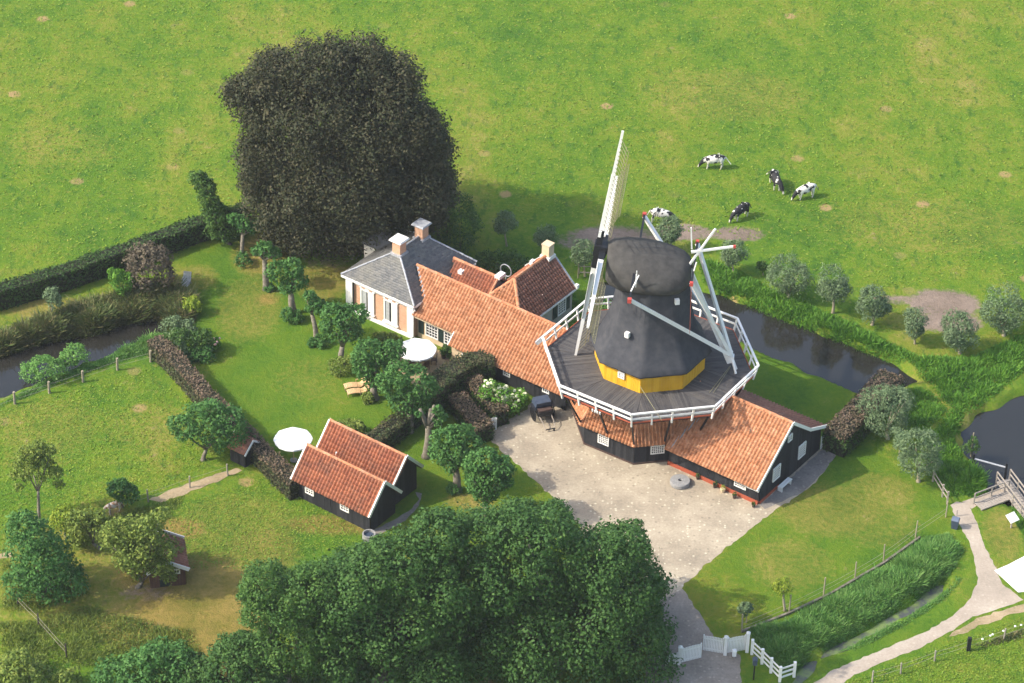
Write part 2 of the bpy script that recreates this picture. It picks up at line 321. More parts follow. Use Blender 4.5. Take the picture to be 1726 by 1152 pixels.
class MB:
    def __init__(s): s.v = []; s.f = []
    def hexa(s, p):          # 4 bottom (ccw from above) then 4 top
        b = len(s.v); s.v += [tuple(float(c) for c in q) for q in p]
        for f in ((3, 2, 1, 0), (4, 5, 6, 7), (0, 1, 5, 4), (1, 2, 6, 5), (2, 3, 7, 6), (3, 0, 4, 7)): s.f.append(tuple(b + i for i in f))
        return s
    def box(s, c, size, ax=(1, 0, 0), ay=(0, 1, 0)):
        c = np.array(c, float); ax = np.array(ax, float); ay = np.array(ay, float); az = np.cross(ax, ay)
        x, y, z = ax * size[0] / 2, ay * size[1] / 2, az * size[2] / 2
        return s.hexa([c - x - y - z, c + x - y - z, c + x + y - z, c - x + y - z, c - x - y + z, c + x - y + z, c + x + y + z, c - x + y + z])
    def beam(s, a, b, w, h, w2=None, h2=None, up=(0, 0, 1)):
        a = np.array(a, float); b = np.array(b, float); d = b - a; d /= np.linalg.norm(d)
        x = np.cross(d, np.array(up, float))
        if np.linalg.norm(x) < 1e-4: x = np.cross(d, np.array((1.0, 0, 0)))
        x /= np.linalg.norm(x); y = np.cross(x, d); w2 = w if w2 is None else w2; h2 = h if h2 is None else h2
        p = [a - x * w / 2 - y * h / 2, a + x * w / 2 - y * h / 2, a + x * w / 2 + y * h / 2, a - x * w / 2 + y * h / 2]
        q = [b - x * w2 / 2 - y * h2 / 2, b + x * w2 / 2 - y * h2 / 2, b + x * w2 / 2 + y * h2 / 2, b - x * w2 / 2 + y * h2 / 2]
        return s.hexa(p[::-1] + q[::-1]) if False else s.hexa(p + q)
    def tube(s, pts, rs, n=8, cap=True):
        pts = [np.array(p, float) for p in pts]; b = len(s.v); prev = None
        for i, p in enumerate(pts):
            d = pts[min(i + 1, len(pts) - 1)] - pts[max(i - 1, 0)]; d /= np.linalg.norm(d) + 1e-9
            x = np.cross(d, (0, 0, 1.0)) if prev is None else prev - d * np.dot(prev, d)
            if np.linalg.norm(x) < 1e-3: x = np.cross(d, (1.0, 0, 0))
            x /= np.linalg.norm(x); prev = x; y = np.cross(d, x)
            for k in range(n):
                a = 2 * math.pi * k / n; s.v.append(tuple(p + rs[i] * (x * math.cos(a) + y * math.sin(a))))
        for i in range(len(pts) - 1):
            for k in range(n):
                s.f.append((b + i * n + k, b + i * n + (k + 1) % n, b + (i + 1) * n + (k + 1) % n, b + (i + 1) * n + k))
        if cap:
            s.f.append(tuple(b + k for k in range(n))[::-1]); s.f.append(tuple(b + (len(pts) - 1) * n + k for k in range(n)))
        return s
    def poly(s, pts):
        b = len(s.v); s.v += [tuple(float(c) for c in q) for q in pts]; s.f.append(tuple(range(b, b + len(pts)))); return s
    def slab(s, pts, off):    # polygon extruded by vector off
        n = len(pts); b = len(s.v); off = np.array(off, float)
        s.v += [tuple(float(c) for c in q) for q in pts]; s.v += [tuple(np.array(q, float) + off) for q in pts]
        s.f.append(tuple(range(b, b + n))); s.f.append(tuple(range(b + 2 * n - 1, b + n - 1, -1)))
        for i in range(n): j = (i + 1) % n; s.f.append((b + i, b + n + i, b + n + j, b + j))
        return s
    def lathe(s, c, prof, n=16):
        c = np.array(c, float); b = len(s.v)
        for r, z in prof:
            for k in range(n):
                a = 2 * math.pi * k / n; s.v.append((c[0] + r * math.cos(a), c[1] + r * math.sin(a), c[2] + z))
        for i in range(len(prof) - 1):
            for k in range(n): s.f.append((b + i * n + k, b + i * n + (k + 1) % n, b + (i + 1) * n + (k + 1) % n, b + (i + 1) * n + k))
        s.f.append(tuple(b + k for k in range(n))[::-1]); s.f.append(tuple(b + (len(prof) - 1) * n + k for k in range(n)))
        return s
    def mesh(s, name, mt, smooth=False):
        me = bpy.data.meshes.new(name); me.from_pydata(s.v, [], s.f); me.materials.append(mt)
        bm = bmesh.new(); bm.from_mesh(me); bmesh.ops.recalc_face_normals(bm, faces=bm.faces); bm.to_mesh(me); bm.free()
        if smooth: me.polygons.foreach_set('use_smooth', [True] * len(me.polygons))
        return me
    def out(s, name, mt, parent=None, at=None, smooth=False, **k):
        return link(name, s.mesh(name, mt, smooth), parent, at, **k)

# ------------------------------------------------------------------ roofs, walls, windows
def pt_in(poly, a, b): return inpoly(poly, a, b)
def tiled_roof(parent, pts, e, material, up=None, kind='pan', name='roof', tw=.29, te=.35, thick=.14):
    """pts: planar polygon (parent space); e: unit vector along the eave. roof slab with its tiles as one sub-part"""
    pts = [np.array(p, float) for p in pts]; e = np.array(e, float); e /= np.linalg.norm(e)
    n = np.zeros(3)
    for i in range(1, len(pts) - 1): n += np.cross(pts[i] - pts[0], pts[i + 1] - pts[0])
    n /= np.linalg.norm(n)
    if n[2] < 0: n = -n
    s = np.cross(n, e); s /= np.linalg.norm(s)
    if s[2] < 0: s = -s; e = -e
    mb = MB(); mb.slab(pts, -n * thick); rf = mb.out(name, M['under_roof'], parent)
    o = pts[0]; ab = [(np.dot(p - o, e), np.dot(p - o, s)) for p in pts]
    a0, a1 = min(q[0] for q in ab), max(q[0] for q in ab); b0, b1 = min(q[1] for q in ab), max(q[1] for q in ab)
    if kind == 'slate': tw, te = .26, .2
    na, nb = int((a1 - a0) / tw) + 1, int((b1 - b0) / te) + 1
    I, J = np.meshgrid(np.arange(na), np.arange(nb)); I = I.ravel(); J = J.ravel()
    aa = a0 + I * tw + (0 if kind == 'pan' else (J % 2) * tw / 2); bb = b0 + J * te
    keep = pt_in(ab, aa + tw / 2, bb + te / 2); aa = aa[keep]; bb = bb[keep]; N = len(aa)
    if kind == 'pan':
        x = np.array([0, .16, .42, .60, 1.0]) * tw; h = np.array([.0, .13, .15, .02, .0])
    else:
        x = np.array([.02, .98]) * tw; h = np.array([.012, .012])
    K = len(x); drop = .02 if kind == 'pan' else .014
    tx = np.concatenate([x, x, x]); ty = np.concatenate([np.full(K, -.03), np.full(K, -.03), np.full(K, te + .01)])
    tz = np.concatenate([h * 0 + .0, h + drop, h])
    jx = rng.normal(0, .004, N); jz = rng.normal(0, .004, N); jr = rng.normal(0, .008, N); jt = rng.normal(0, .006, N)
    L = aa[:, None] + tx[None] + jx[:, None] + jr[:, None] * ty[None] * 1.5
    B = bb[:, None] + ty[None] + rng.normal(0, .008, N)[:, None]
    H = tz[None] + jz[:, None] * (tz[None] > 0) + jt[:, None] * (tx[None] / tw) * (tz[None] > 0)
    W = o + L[..., None] * e + B[..., None] * s + H[..., None] * n
    q = []
    for k in range(K - 1): q += [(k, k + 1, K + k + 1, K + k), (K + k, K + k + 1, 2 * K + k + 1, 2 * K + k)]
    q = np.array(q); Q = (np.arange(N) * 3 * K)[:, None, None] + q[None]
    me = np_mesh('roof_tiles', W.reshape(-1, 3), Q.reshape(-1, 4), [material])
    link('roof_tiles', me, rf, kind='stuff')
    return rf
def ridge_caps(parent, a, b, mt=None, r=.14, step=.36, name='ridge_tiles'):
    a = np.array(a, float); b = np.array(b, float); L = np.linalg.norm(b - a); d = (b - a) / L; x = np.cross(d, (0, 0, 1.0)); x /= np.linalg.norm(x); y = np.cross(x, d)
    n = max(1, int(L / step)); st = L / n; vs_, fs = [], []
    for i in range(n):
        base = len(vs_); j = random.uniform(-.012, .012); rr = r * random.uniform(.95, 1.08)
        for t, sc in ((i * st - .02, 1.08), ((i + 1) * st, .95)):
            for k in range(6):
                an = math.pi * k / 5; p = a + d * t + x * (math.cos(an) * rr * sc) + y * (math.sin(an) * rr * sc + j); vs_.append(tuple(p))
        for k in range(5): fs.append((base + k, base + k + 1, base + 7 + k, base + 6 + k))
        fs.append((base, base + 1, base + 4, base + 5)); 
    me = np_mesh(name, vs_, np.array(fs), [mt or M['ridge']]); return link(name, me, parent, kind='stuff')
def boards(mb, p0, p1, z0, topf, w=.2, n=None, th=.04):
    """vertical boards between plan points p0,p1; topf(distance) gives the top height"""
    p0 = np.array([*p0[:2], 0.0]); p1 = np.array([*p1[:2], 0.0]); L = np.linalg.norm(p1 - p0); d = (p1 - p0) / L
    nn = np.array([d[1], -d[0], 0]) if n is None else np.array(n, float)
    k = max(1, round(L / w)); w = L / k
    for i in range(k):
        a, b = i * w + .004, (i + 1) * w - .004; pr = random.uniform(-.006, .012)
        za, zb = topf(a), topf(b)
        q = [p0 + d * a, p0 + d * b, p0 + d * b + nn * (th + pr), p0 + d * a + nn * (th + pr)]
        o3 = lambda p, z: np.array([p[0], p[1], z])
        mb.hexa([o3(q[0], z0), o3(q[1], z0), o3(q[2], z0), o3(q[3], z0), o3(q[0], za), o3(q[1], zb), o3(q[2], zb), o3(q[3], za)])
def window(parent, c, ex, n, w, h, nx, ny, fr=.09, mu=.045, out=.05, glass='glass', label=None, name='window', frame='white'):
    c = np.array(c, float); ex = np.array(ex, float); n = np.array(n, float); ez = np.array((0, 0, 1.0))
    mb = MB(); cc = c + n * (out + .02)
    for sx in (-1, 1): mb.box(cc + ex * sx * (w / 2 - fr / 2), (fr, .1, h), ex, -n if False else np.cross(ez, ex))
    for sz in (-1, 1): mb.box(cc + ez * sz * (h / 2 - fr / 2), (w - 2 * fr, .1, fr), ex, np.cross(ez, ex))
    iw, ih = w - 2 * fr, h - 2 * fr
    for i in range(1, nx): mb.box(cc + ex * (-iw / 2 + iw * i / nx), (mu, .06, ih), ex, np.cross(ez, ex))
    for j in range(1, ny): mb.box(cc + ez * (-ih / 2 + ih * j / ny), (iw, .052, mu), ex, np.cross(ez, ex))
    o = mb.out(name, M[frame], parent, label=label)
    MB().box(c + n * out, (iw + .02, .03, ih + .02), ex, np.cross(ez, ex)).out('pane', M[glass], o)
    return o
def panel(parent, name, c, ex, n, w, h, th, mt, out=.04, label=None):
    c = np.array(c, float) + np.array(n, float) * out
    return MB().box(c, (w, th, h), ex, np.cross((0, 0, 1.0), ex)).out(name, M[mt], parent, label=label)
X, Y, Z = np.array((1.0, 0, 0)), np.array((0, 1.0, 0)), np.array((0, 0, 1.0))

# ------------------------------------------------------------------ GROUND
pond_left = gpoly([(-40, 615), (0, 590), (70, 566), (160, 552), (215, 534), (268, 527), (285, 550), (262, 566), (240, 572), (190, 590), (130, 612), (60, 640), (0, 662), (-40, 680)])
canal = gpoly([(1010, 470), (1080, 470), (1192, 483), (1260, 505), (1330, 535), (1400, 560), (1470, 590), (1532, 620), (1545, 636), (1520, 652), (1470, 665), (1440, 652), (1380, 628), (1310, 598), (1255, 572), (1200, 550), (1100, 520), (1010, 500)])
pond_right = gpoly([(1800, 630), (1730, 658), (1690, 672), (1650, 695), (1620, 722), (1620, 745), (1636, 775), (1660, 800), (1668, 826), (1692, 836), (1735, 870), (1800, 900)])
ditch = gpoly([(1330, 1152), (1352, 1112), (1400, 1085), (1450, 1062), (1500, 1032), (1550, 1000), (1590, 970), (1600, 980), (1570, 1005), (1530, 1030), (1480, 1058), (1440, 1080), (1400, 1095), (1380, 1110), (1360, 1135)])
WATERS = [pond_left, canal, pond_right, ditch]
gx = np.concatenate([[-3500, -900, -300, -120], np.arange(-62, 62.01, .4), [120, 300, 900, 3500]])
gy = np.concatenate([[-3500, -900, -300, -120], np.arange(-52, 88.01, .4), [150, 300, 900, 3500]])
GX, GY = np.meshgrid(gx, gy); gxs, gys = GX.ravel(), GY.ravel()
gz = np.zeros(gxs.shape)
wob = .18 * np.sin(gxs * 1.9 + np.sin(gys * 1.3)) + .15 * np.sin(gys * 2.3 + gxs * .7)
for wp in WATERS:
    d = sdf(wp, gxs, gys) + wob
    t = np.clip((d + .7) / 1.3, 0, 1); gz -= 1.0 * t * t * (3 - 2 * t)
zone = np.zeros((len(gxs), 4), np.float32); zone[:, 3] = 1
def paint(ch, pix, soft=.6, val=1.0):
    d = sdf(gpoly(pix), gxs, gys); zone[:, ch] = np.maximum(zone[:, ch], val * np.clip(d / soft + .5, 0, 1))
def blob(ch, px, py, rx, ry, val=1.0):
    c = P(px, py); q = np.hypot((gxs - c[0]) / (rx / 20.7), (gys - c[1]) / (ry / 11.9))
    zone[:, ch] = np.maximum(zone[:, ch], val * np.clip((1.25 - q) / .5, 0, 1))
paint(0, [(300, 420), (440, 405), (600, 480), (700, 600), (880, 620), (840, 700), (700, 860), (560, 740), (470, 740), (390, 680), (320, 600), (280, 540), (330, 500)])
paint(0, [(1150, 990), (1275, 882), (1405, 765), (1440, 740), (1600, 850), (1600, 890), (1490, 960), (1330, 1050), (1200, 1075)])
paint(0, [(1230, 575), (1270, 570), (1440, 655), (1400, 715), (1240, 650)])
paint(0, [(660, 700), (830, 740), (960, 870), (900, 900), (700, 870), (640, 850)])
paint(0, [(760, 440), (1040, 480), (1040, 560), (960, 560), (800, 480)])
paint(0, [(1250, 1152), (1270, 1100), (1330, 1130), (1600, 1030), (1640, 960), (1600, 870), (1620, 860), (1660, 980), (1640, 1030), (1500, 1110), (1380, 1160)], .8, .7)
for q in [(1, 560, 470, 90, 25, .7), (1, 440, 430, 50, 40, .75), (1, 330, 470, 40, 25, .5), (1, 335, 1030, 110, 80, 1), (1, 250, 1050, 90, 40, .7), (1, 440, 930, 60, 40, .6), (1, 150, 960, 160, 90, .45), (1, 400, 880, 100, 40, .4), (1, 80, 720, 90, 50, .35), (1, 250, 720, 80, 40, .3), (1, 420, 520, 60, 60, .4), (1, 520, 640, 60, 40, .25), (1, 1330, 950, 70, 40, .35), (1, 1480, 880, 70, 40, .35), (1, 330, 960, 70, 40, .5), (1, 560, 885, 80, 14, .9), (1, 300, 892, 45, 16, 1), (1, 120, 520, 140, 20, .6),
          (1, 1400, 860, 90, 40, .5), (1, 1480, 830, 60, 30, .45), (1, 1690, 900, 30, 40, .5), (1, 540, 490, 40, 20, .6), (1, 450, 505, 20, 10, .9), (1, 60, 770, 60, 30, .3), (1, 790, 845, 40, 12, .6), (1, 820, 455, 30, 8, .8), (1, 1230, 160, 160, 60, .35), (1, 1560, 380, 200, 60, .3), (1, 100, 250, 120, 50, .25), (1, 400, 1130, 40, 30, .8), (1, 250, 975, 60, 30, .8),
          (2, 1590, 512, 62, 26, 1), (2, 1510, 506, 50, 9, .8), (2, 1600, 545, 60, 18, .9), (2, 1040, 400, 90, 22, .9), (2, 1150, 392, 70, 15, .9), (2, 1240, 395, 60, 14, .75), (2, 970, 405, 40, 18, .7), (2, 560, 445, 50, 10, .4), (2, 250, 1000, 40, 12, .6), (2, 640, 455, 40, 12, .5)]:
    blob(*q)
nx_, ny_ = len(gx), len(gy)
ii = (np.arange(ny_ - 1)[:, None] * nx_ + np.arange(nx_ - 1)[None]).ravel()
gm = np_mesh('meadow_ground', np.stack([gxs, gys, gz], 1), np.stack([ii, ii + 1, ii + nx_ + 1, ii + nx_], 1), [M['ground']], smooth=True)
ca = gm.color_attributes.new('zone', 'FLOAT_COLOR', 'POINT'); ca.data.foreach_set('color', zone.ravel())
link('meadow_ground', gm, kind='structure')
def ragged(pts, amp=.07, step=.35):
    out = []; n = len(pts)
    for i in range(n):
        a = np.array(pts[i][:2]); b = np.array(pts[(i + 1) % n][:2]); L = np.linalg.norm(b - a); k = max(1, int(L / step)); nn = np.array([b[1] - a[1], a[0] - b[0]]) / (L + 1e-9)
        for j in range(k):
            q = a + (b - a) * j / k + nn * random.uniform(-amp, amp); out.append((q[0], q[1]))
    return out
def sheet(name, pix, mt, z, amp=.07):
    mb = MB(); mb.poly([(x, y, z) for x, y in ragged(gpoly(pix), amp)]); me = mb.mesh(name, mt)
    bm = bmesh.new(); bm.from_mesh(me); bmesh.ops.triangulate(bm, faces=bm.faces)
    for f in bm.faces:
        if f.normal.z < 0: f.normal_flip()
    bm.to_mesh(me); bm.free()
    return link(name, me, kind='structure')
for nm, wp, mt in (('ditch_water', pond_left, 'water'), ('canal_water', canal, 'water'), ('pond_water', pond_right, 'water'), ('reedy_ditch_water', ditch, 'water_duck')):
    c = np.mean(np.array(wp), 0)
    ex = [(p[0] + (p[0] - c[0]) * .05 + .9 * np.sign(p[0] - c[0]), p[1] + (p[1] - c[1]) * .05 + .9 * np.sign(p[1] - c[1]), -.52) for p in wp]
    mb = MB(); mb.poly([(min(q[0] for q in ex), min(q[1] for q in ex), -.52), (max(q[0] for q in ex), min(q[1] for q in ex), -.52), (max(q[0] for q in ex), max(q[1] for q in ex), -.52), (min(q[0] for q in ex), max(q[1] for q in ex), -.52)])
    mb.out(nm, M[mt], kind='structure')
sheet('gravel_yard', [(822, 738), (838, 722), (888, 690), (905, 668), (990, 690), (1120, 740), (1300, 800), (1392, 752), (1406, 766), (1385, 800), (1360, 826), (1275, 882), (1210, 935), (1150, 988), (1140, 1000), (1110, 1010), (1060, 1000), (1000, 930), (958, 862), (900, 810)], M['gravel'], .008, .13)
sheet('driveway', [(1110, 1005), (1140, 985), (1152, 992), (1170, 1020), (1200, 1070), (1222, 1092), (1250, 1105), (1246, 1130), (1250, 1175), (1080, 1175), (1090, 1120), (1120, 1060)], M['drive'], .004, .12)
sheet('terrace_paving', [(640, 590), (690, 575), (770, 600), (800, 640), (760, 655), (700, 650), (672, 628)], M['sand'], .008)
sheet('gable_paving', [(1282, 852), (1392, 752), (1408, 768), (1385, 800), (1350, 832), (1290, 858)], M['paving'], .012)
sheet('footpath', [(1602, 852), (1612, 846), (1630, 848), (1645, 880), (1662, 925), (1680, 960), (1690, 985), (1726, 1012), (1700, 1022), (1670, 1030), (1640, 1040), (1600, 1066), (1545, 1095), (1490, 1116), (1440, 1138), (1390, 1172), (1345, 1172), (1400, 1132), (1470, 1102), (1560, 1066), (1610, 1035), (1637, 1008), (1648, 980), (1644, 950), (1632, 912), (1615, 880)], M['path'], .006)
sheet('jetty_path', [(1622, 846), (1690, 822), (1700, 830), (1650, 850), (1638, 858)], M['path'], .010, .03)
sheet('sandy_track', [(1770, 1005), (1726, 1018), (1690, 1028), (1640, 1046), (1600, 1072), (1610, 1074), (1650, 1056), (1700, 1038), (1770, 1020)], M['sand'], .010, .12)
sheet('bare_track', [(250, 842), (300, 822), (350, 805), (400, 788), (408, 793), (380, 806), (330, 826), (270, 848)], M['sand'], .006, .12)
sheet('orchard_track', [(-20, 935), (20, 930), (20, 938), (-20, 948)], M['sand'], .006, .12)
sheet('garden_path', [(560, 742), (590, 740), (625, 728), (650, 712), (675, 692), (686, 698), (662, 722), (640, 738), (600, 750), (560, 752)], M['sand'], .006, .1)
sheet('barn_paving', [(618, 900), (650, 884), (690, 862), (706, 842), (700, 830), (712, 832), (706, 852), (684, 878), (640, 902)], M['paving'], .008, .05)
sheet('hedge_walk', [(770, 640), (790, 640), (838, 716), (824, 722)], M['drive'], .006, .05)
sheet('white_concrete', [(1676, 962), (1700, 952), (1726, 938), (1770, 920), (1770, 1000), (1726, 998), (1716, 999)], M['slab'], .014, .01)

# thin summer haze
hm = bpy.data.materials.new('summer_haze'); hm.use_nodes = True; ht = hm.node_tree; ht.nodes.clear()
pv = ht.nodes.new('ShaderNodeVolumePrincipled'); pv.inputs['Density'].default_value = HAZE; pv.inputs['Color'].default_value = (.93, .96, 1, 1); pv.inputs['Anisotropy'].default_value = .3
ho = ht.nodes.new('ShaderNodeOutputMaterial'); ht.links.new(pv.outputs[0], ho.inputs['Volume'])
MB().box((0, 0, 68.5), (7600, 7600, 141)).out('haze', hm, kind='stuff')

# ------------------------------------------------------------------ HOUSE
G0 = P(697, 570)
house = thing('brick_house', 'pale brick farmhouse with grey slate hipped roof and two square chimneys', 'house', G0, A36)
HW, HD, WH_ = 6.95, 7.7, 3.35
mb = MB()
mb.box((-HW / 2, .15, WH_ / 2), (HW - .02, .3, WH_)).box((-HW / 2, HD - .15, WH_ / 2), (HW - .02, .3, WH_)).box((-.15, HD / 2, WH_ / 2), (.3, HD - .62, WH_)).box((-HW + .15, HD / 2, WH_ / 2), (.3, HD - .62, WH_))
mb.out('brick_wall', M['brick'], house)
ro, rz, r1, r2 = .32, 5.85, 2.45, 5.5; ez = 3.42
E = [(-HW - ro, -ro, ez), (ro, -ro, ez), (ro, HD + ro, ez), (-HW - ro, HD + ro, ez)]; R1, R2 = (-HW / 2, r1, rz), (-HW / 2, r2, rz)
tiled_roof(house, [E[0], E[1], R1], X, M['slate'], kind='slate')
tiled_roof(house, [E[1], E[2], R2, R1], Y, M['slate'], kind='slate')
tiled_roof(house, [E[2], E[3], R2], X, M['slate'], kind='slate')
tiled_roof(house, [E[3], E[0], R1, R2], Y, M['slate'], kind='slate')
for a, b in ((E[1], R1), (E[0], R1), (E[2], R2), (E[3], R2), (R1, R2)): ridge_caps(house, np.array(a) + (0, 0, .03), np.array(b) + (0, 0, .03), M['lead'], .08, .4, 'hip_capping')
# white gutter board, corner pilasters, frieze, plinth
g = MB()
g.box((-HW / 2, -ro + .02, ez - .12), (HW + 2 * ro, .16, .22)).box((ro - .02, HD / 2, ez - .12), (.16, HD + 2 * ro - .3, .22)).box((-HW - ro + .02, HD / 2, ez - .12), (.16, HD + 2 * ro - .3, .22))
g.out('gutter', M['white'], house)
MB().box((-HW / 2, -.04, 3.05), (HW - .02, .1, .42)).out('frieze', M['white'], house)
for x in (-HW + .33, -.27): MB().box((x, -.06, 1.52), (.62, .14, 2.64)).out('pilaster', M['white'], house)
MB().box((-HW - .05, .3, 1.52), (.12, .7, 2.64)).out('pilaster', M['white'], house)
MB().box((-HW / 2, -.10, .11), (HW + .1, .24, .22)).out('plinth', M['white'], house)
MB().tube([(-HW + .8, -.12, .1), (-HW + .8, -.12, 3.1)], [.07, .07], 8).out('downpipe', M['black'], house)
MB().tube([(.28, -.42, 3.36), (.42, -.3, 3.0), (.1, -.12, 2.75), (.06, -.1, .2)], [.05] * 4, 8).out('downpipe', M['white'], house)
for i, (cx, t) in enumerate(((-4.75, 0), (-2.3, 1))):
    o = window(house, (cx, 0, 1.62), X, -Y, 1.42, 2.15, 1, 1, .13, .05, .05, 'curtain')
    MB().box((cx + (.0 if not t else -.05), -.085, 1.62), (.13, .05, 1.9)).out('mullion', M['black'], o)
    MB().box((cx + .32, -.09, 1.62), (.5, .03, 1.88)).out('blind', M['white'], o)
    MB().box((cx, -.14, .50), (1.6, .22, .1)).out('sill', M['white'], o)
    MB().box((cx, -.05, 2.79), (1.6, .1, .12)).out('lintel', M['white'], o)
    for sx in (-.4, .35): MB().box((cx + sx, -.10, 2.80), (.32, .05, .10)).out('keystone', M['brick'], o)
def chimney(parent, x, y, z, s, h, capm='lead', body='brick', cap=.3):
    o = MB().box((x, y, z + h / 2), (s, s, h)).out('chimney', M[body], parent)
    MB().box((x, y, z + .12 - .1), (s + .28, s + .28, .34)).out('flashing', M['lead'], o)
    k = MB(); k.hexa([(x - s / 2 - .22, y - s / 2 - .22, z + h), (x + s / 2 + .22, y - s / 2 - .22, z + h), (x + s / 2 + .22, y + s / 2 + .22, z + h), (x - s / 2 - .22, y + s / 2 + .22, z + h),
                      (x - s / 2 - .16, y - s / 2 - .16, z + h + .14), (x + s / 2 + .16, y - s / 2 - .16, z + h + .14), (x + s / 2 + .16, y + s / 2 + .16, z + h + .14), (x - s / 2 - .16, y + s / 2 + .16, z + h + .14)])
    k.out('chimney_cap', M[capm], o); return o
chimney(house, -HW / 2, r1 + .1, 5.5, .8, 1.35, 'white')
chimney(house, -HW / 2, r2 - .0, 5.5, .8, 1.35, 'lead')
# small side wing with white wall behind the left corner
sw = MB().box((-HW - .9, HD - 1.9, 1.7), (1.9, 2.6, 3.4)).out('side_wing', M['white'], house)
mbw = MB(); w0, w1, wy0, wy1 = -HW - 2.1, -HW + .6, HD - 3.4, HD - .4
mbw.hexa([(w0, wy0, 3.42), (w1, wy0, 3.42), (w1, wy1, 3.42), (w0, wy1, 3.42), (w0 + 1.2, wy0 + 1.3, 4.2), (w1, wy0 + 1.3, 4.2), (w1, wy1 - 1.3, 4.2), (w0 + 1.2, wy1 - 1.3, 4.2)]).out('wing_roof', M['slate'], sw)

# ------------------------------------------------------------------ LONG WING
wing = thing('long_wing', 'long low wing with orange pantile roof linking the house to the mill', 'building', G0, A36)
RY, RZ = 2.7, 4.95; S_ = 1.0
def wz(y): return RZ - abs(y - RY) * .90
LX = 15.6
pts = [(4.3, -.95, wz(-.95)), (LX, -.95, wz(-.95)), (LX, RY, RZ), (-1.75, RY, RZ), (.34, 1.05, wz(1.05)), (.1, -.12, wz(-.12)), (4.3, -.12, wz(-.12))]
tiled_roof(wing, pts, X, M['pantile'])
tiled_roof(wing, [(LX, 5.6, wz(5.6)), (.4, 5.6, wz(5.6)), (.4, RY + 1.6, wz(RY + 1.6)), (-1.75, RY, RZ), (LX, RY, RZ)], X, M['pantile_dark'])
ridge_caps(wing, (-1.75, RY, RZ + .06), (LX, RY, RZ + .06))
MB().beam((4.28, -.98, wz(-.98) + .04), (4.28, -.1, wz(-.1) + .06), .07, .2).out('verge_board', M['white'], wing)
MB().beam((.42, 1.05, wz(1.05) + .03), (-1.68, RY - .02, RZ + .05), .16, .05).out('valley_flashing', M['lead'], wing)
bw = MB(); boards(bw, (7.3, -.45), (LX, -.45), .0, lambda t: wz(-.45) - .16, .22); bw.out('board_wall', M['black_wood'], wing)
MB().box((5.8, -.30, .98), (2.95, .3, 1.95)).out('cream_wall', M['cream'], wing)
MB().box((2.2, .55, 1.15), (4.2, .3, 2.3)).out('cream_wall', M['cream'], wing)
MB().box((4.36, .0, .95), (.2, .88, 1.9)).out('cream_wall', M['cream'], wing)
MB().box((2.2, -.02, 2.2), (4.3, .12, .14)).out('gutter', M['cream'], wing)
window(wing, (1.65, .40, 1.32), X, -Y, 1.3, 1.5, 4, 5)
window(wing, (3.55, .40, 1.32), X, -Y, 1.3, 1.5, 4, 5)
for x in (.5, 2.6): panel(wing, 'shutter', (x, .40, 1.3), X, -Y, .5, 1.6, .06, 'door_dark')
dr = panel(wing, 'door', (6.0, -.45, .98), X, -Y, .95, 1.75, .06, 'door_dark')
MB().box((5.44, -.5, .98), (.14, .12, 1.85)).box((6.56, -.5, .98), (.14, .12, 1.85)).out('frame', M['white'], dr)
for px, py in ((855, 627), (921, 655)):
    q = loc(onplane(px, py, G0 - .45 * V, V), G0); window(wing, (q[0], -.45, min(q[2], 1.45)), X, -Y, .68, .78, 3, 3)

# ------------------------------------------------------------------ MIDDLE BUILDING + BACK KITCHEN
mid = thing('middle_outhouse', 'small pantiled outhouse tucked between slate house and long wing, white roof vent', 'building', G0, A36)
mz = lambda y: 4.4 - abs(y - 6.0) * .85
tiled_roof(mid, [(.36, 4.2, mz(4.2)), (4.1, 4.2, mz(4.2)), (4.1, 6, 4.4), (-.5, 6, 4.4)], X, M['pantile_worn'])
tiled_roof(mid, [(4.1, 7.9, mz(7.9)), (.36, 7.9, mz(7.9)), (-.5, 6, 4.4), (4.1, 6, 4.4)], X, M['pantile_dark'])
ridge_caps(mid, (-.5, 6, 4.46), (4.1, 6, 4.46)); ridge_caps(mid, (4.1, 4.25, mz(4.25) + .08), (4.1, 6, 4.48), r=.1, name='verge_tiles')
MB().hexa([(3.75, 4.4, 0), (4.0, 4.4, 0), (4.0, 7.6, 0), (3.75, 7.6, 0), (3.75, 4.4, 2.85), (4.0, 4.4, 2.85), (4.0, 7.6, 2.85), (3.75, 7.6, 2.85)]).slab([(3.75, 4.4, 2.85), (3.75, 7.6, 2.85), (3.75, 6, 4.2)], (.25, 0, 0)).out('gable_wall', M['grey_wall'], mid)
MB().box((4.05, 6.25, 4.5), (.5, .85, .3)).out('chimney_stub', M['white'], mid)
MB().box((.75, 5.35, mz(5.35) + .14), (.42, .42, .3)).out('roof_vent', M['white'], mid)
kit = thing('back_kitchen', 'grey plastered back building with brown pantile hipped roof and yellow chimney', 'building', G0, A36)
KX, KZ = 5.7, 4.95; kz = lambda x: KZ - abs(x - KX) * 1.0
y0, y1 = 3.6, 11.0; ex0, ex1 = KX - 2.5, KX + 2.5
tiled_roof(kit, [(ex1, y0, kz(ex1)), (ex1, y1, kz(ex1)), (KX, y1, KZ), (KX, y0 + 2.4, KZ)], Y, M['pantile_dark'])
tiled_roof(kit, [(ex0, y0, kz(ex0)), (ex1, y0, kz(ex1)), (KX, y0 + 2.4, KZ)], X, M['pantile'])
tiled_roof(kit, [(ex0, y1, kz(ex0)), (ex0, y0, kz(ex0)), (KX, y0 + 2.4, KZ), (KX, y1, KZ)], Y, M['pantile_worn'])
ridge_caps(kit, (KX, y0 + 2.4, KZ + .06), (KX, y1, KZ + .06)); ridge_caps(kit, (ex0, y0, kz(ex0) + .05), (KX, y0 + 2.4, KZ + .05)); ridge_caps(kit, (ex1, y0, kz(ex1) + .05), (KX, y0 + 2.4, KZ + .05))
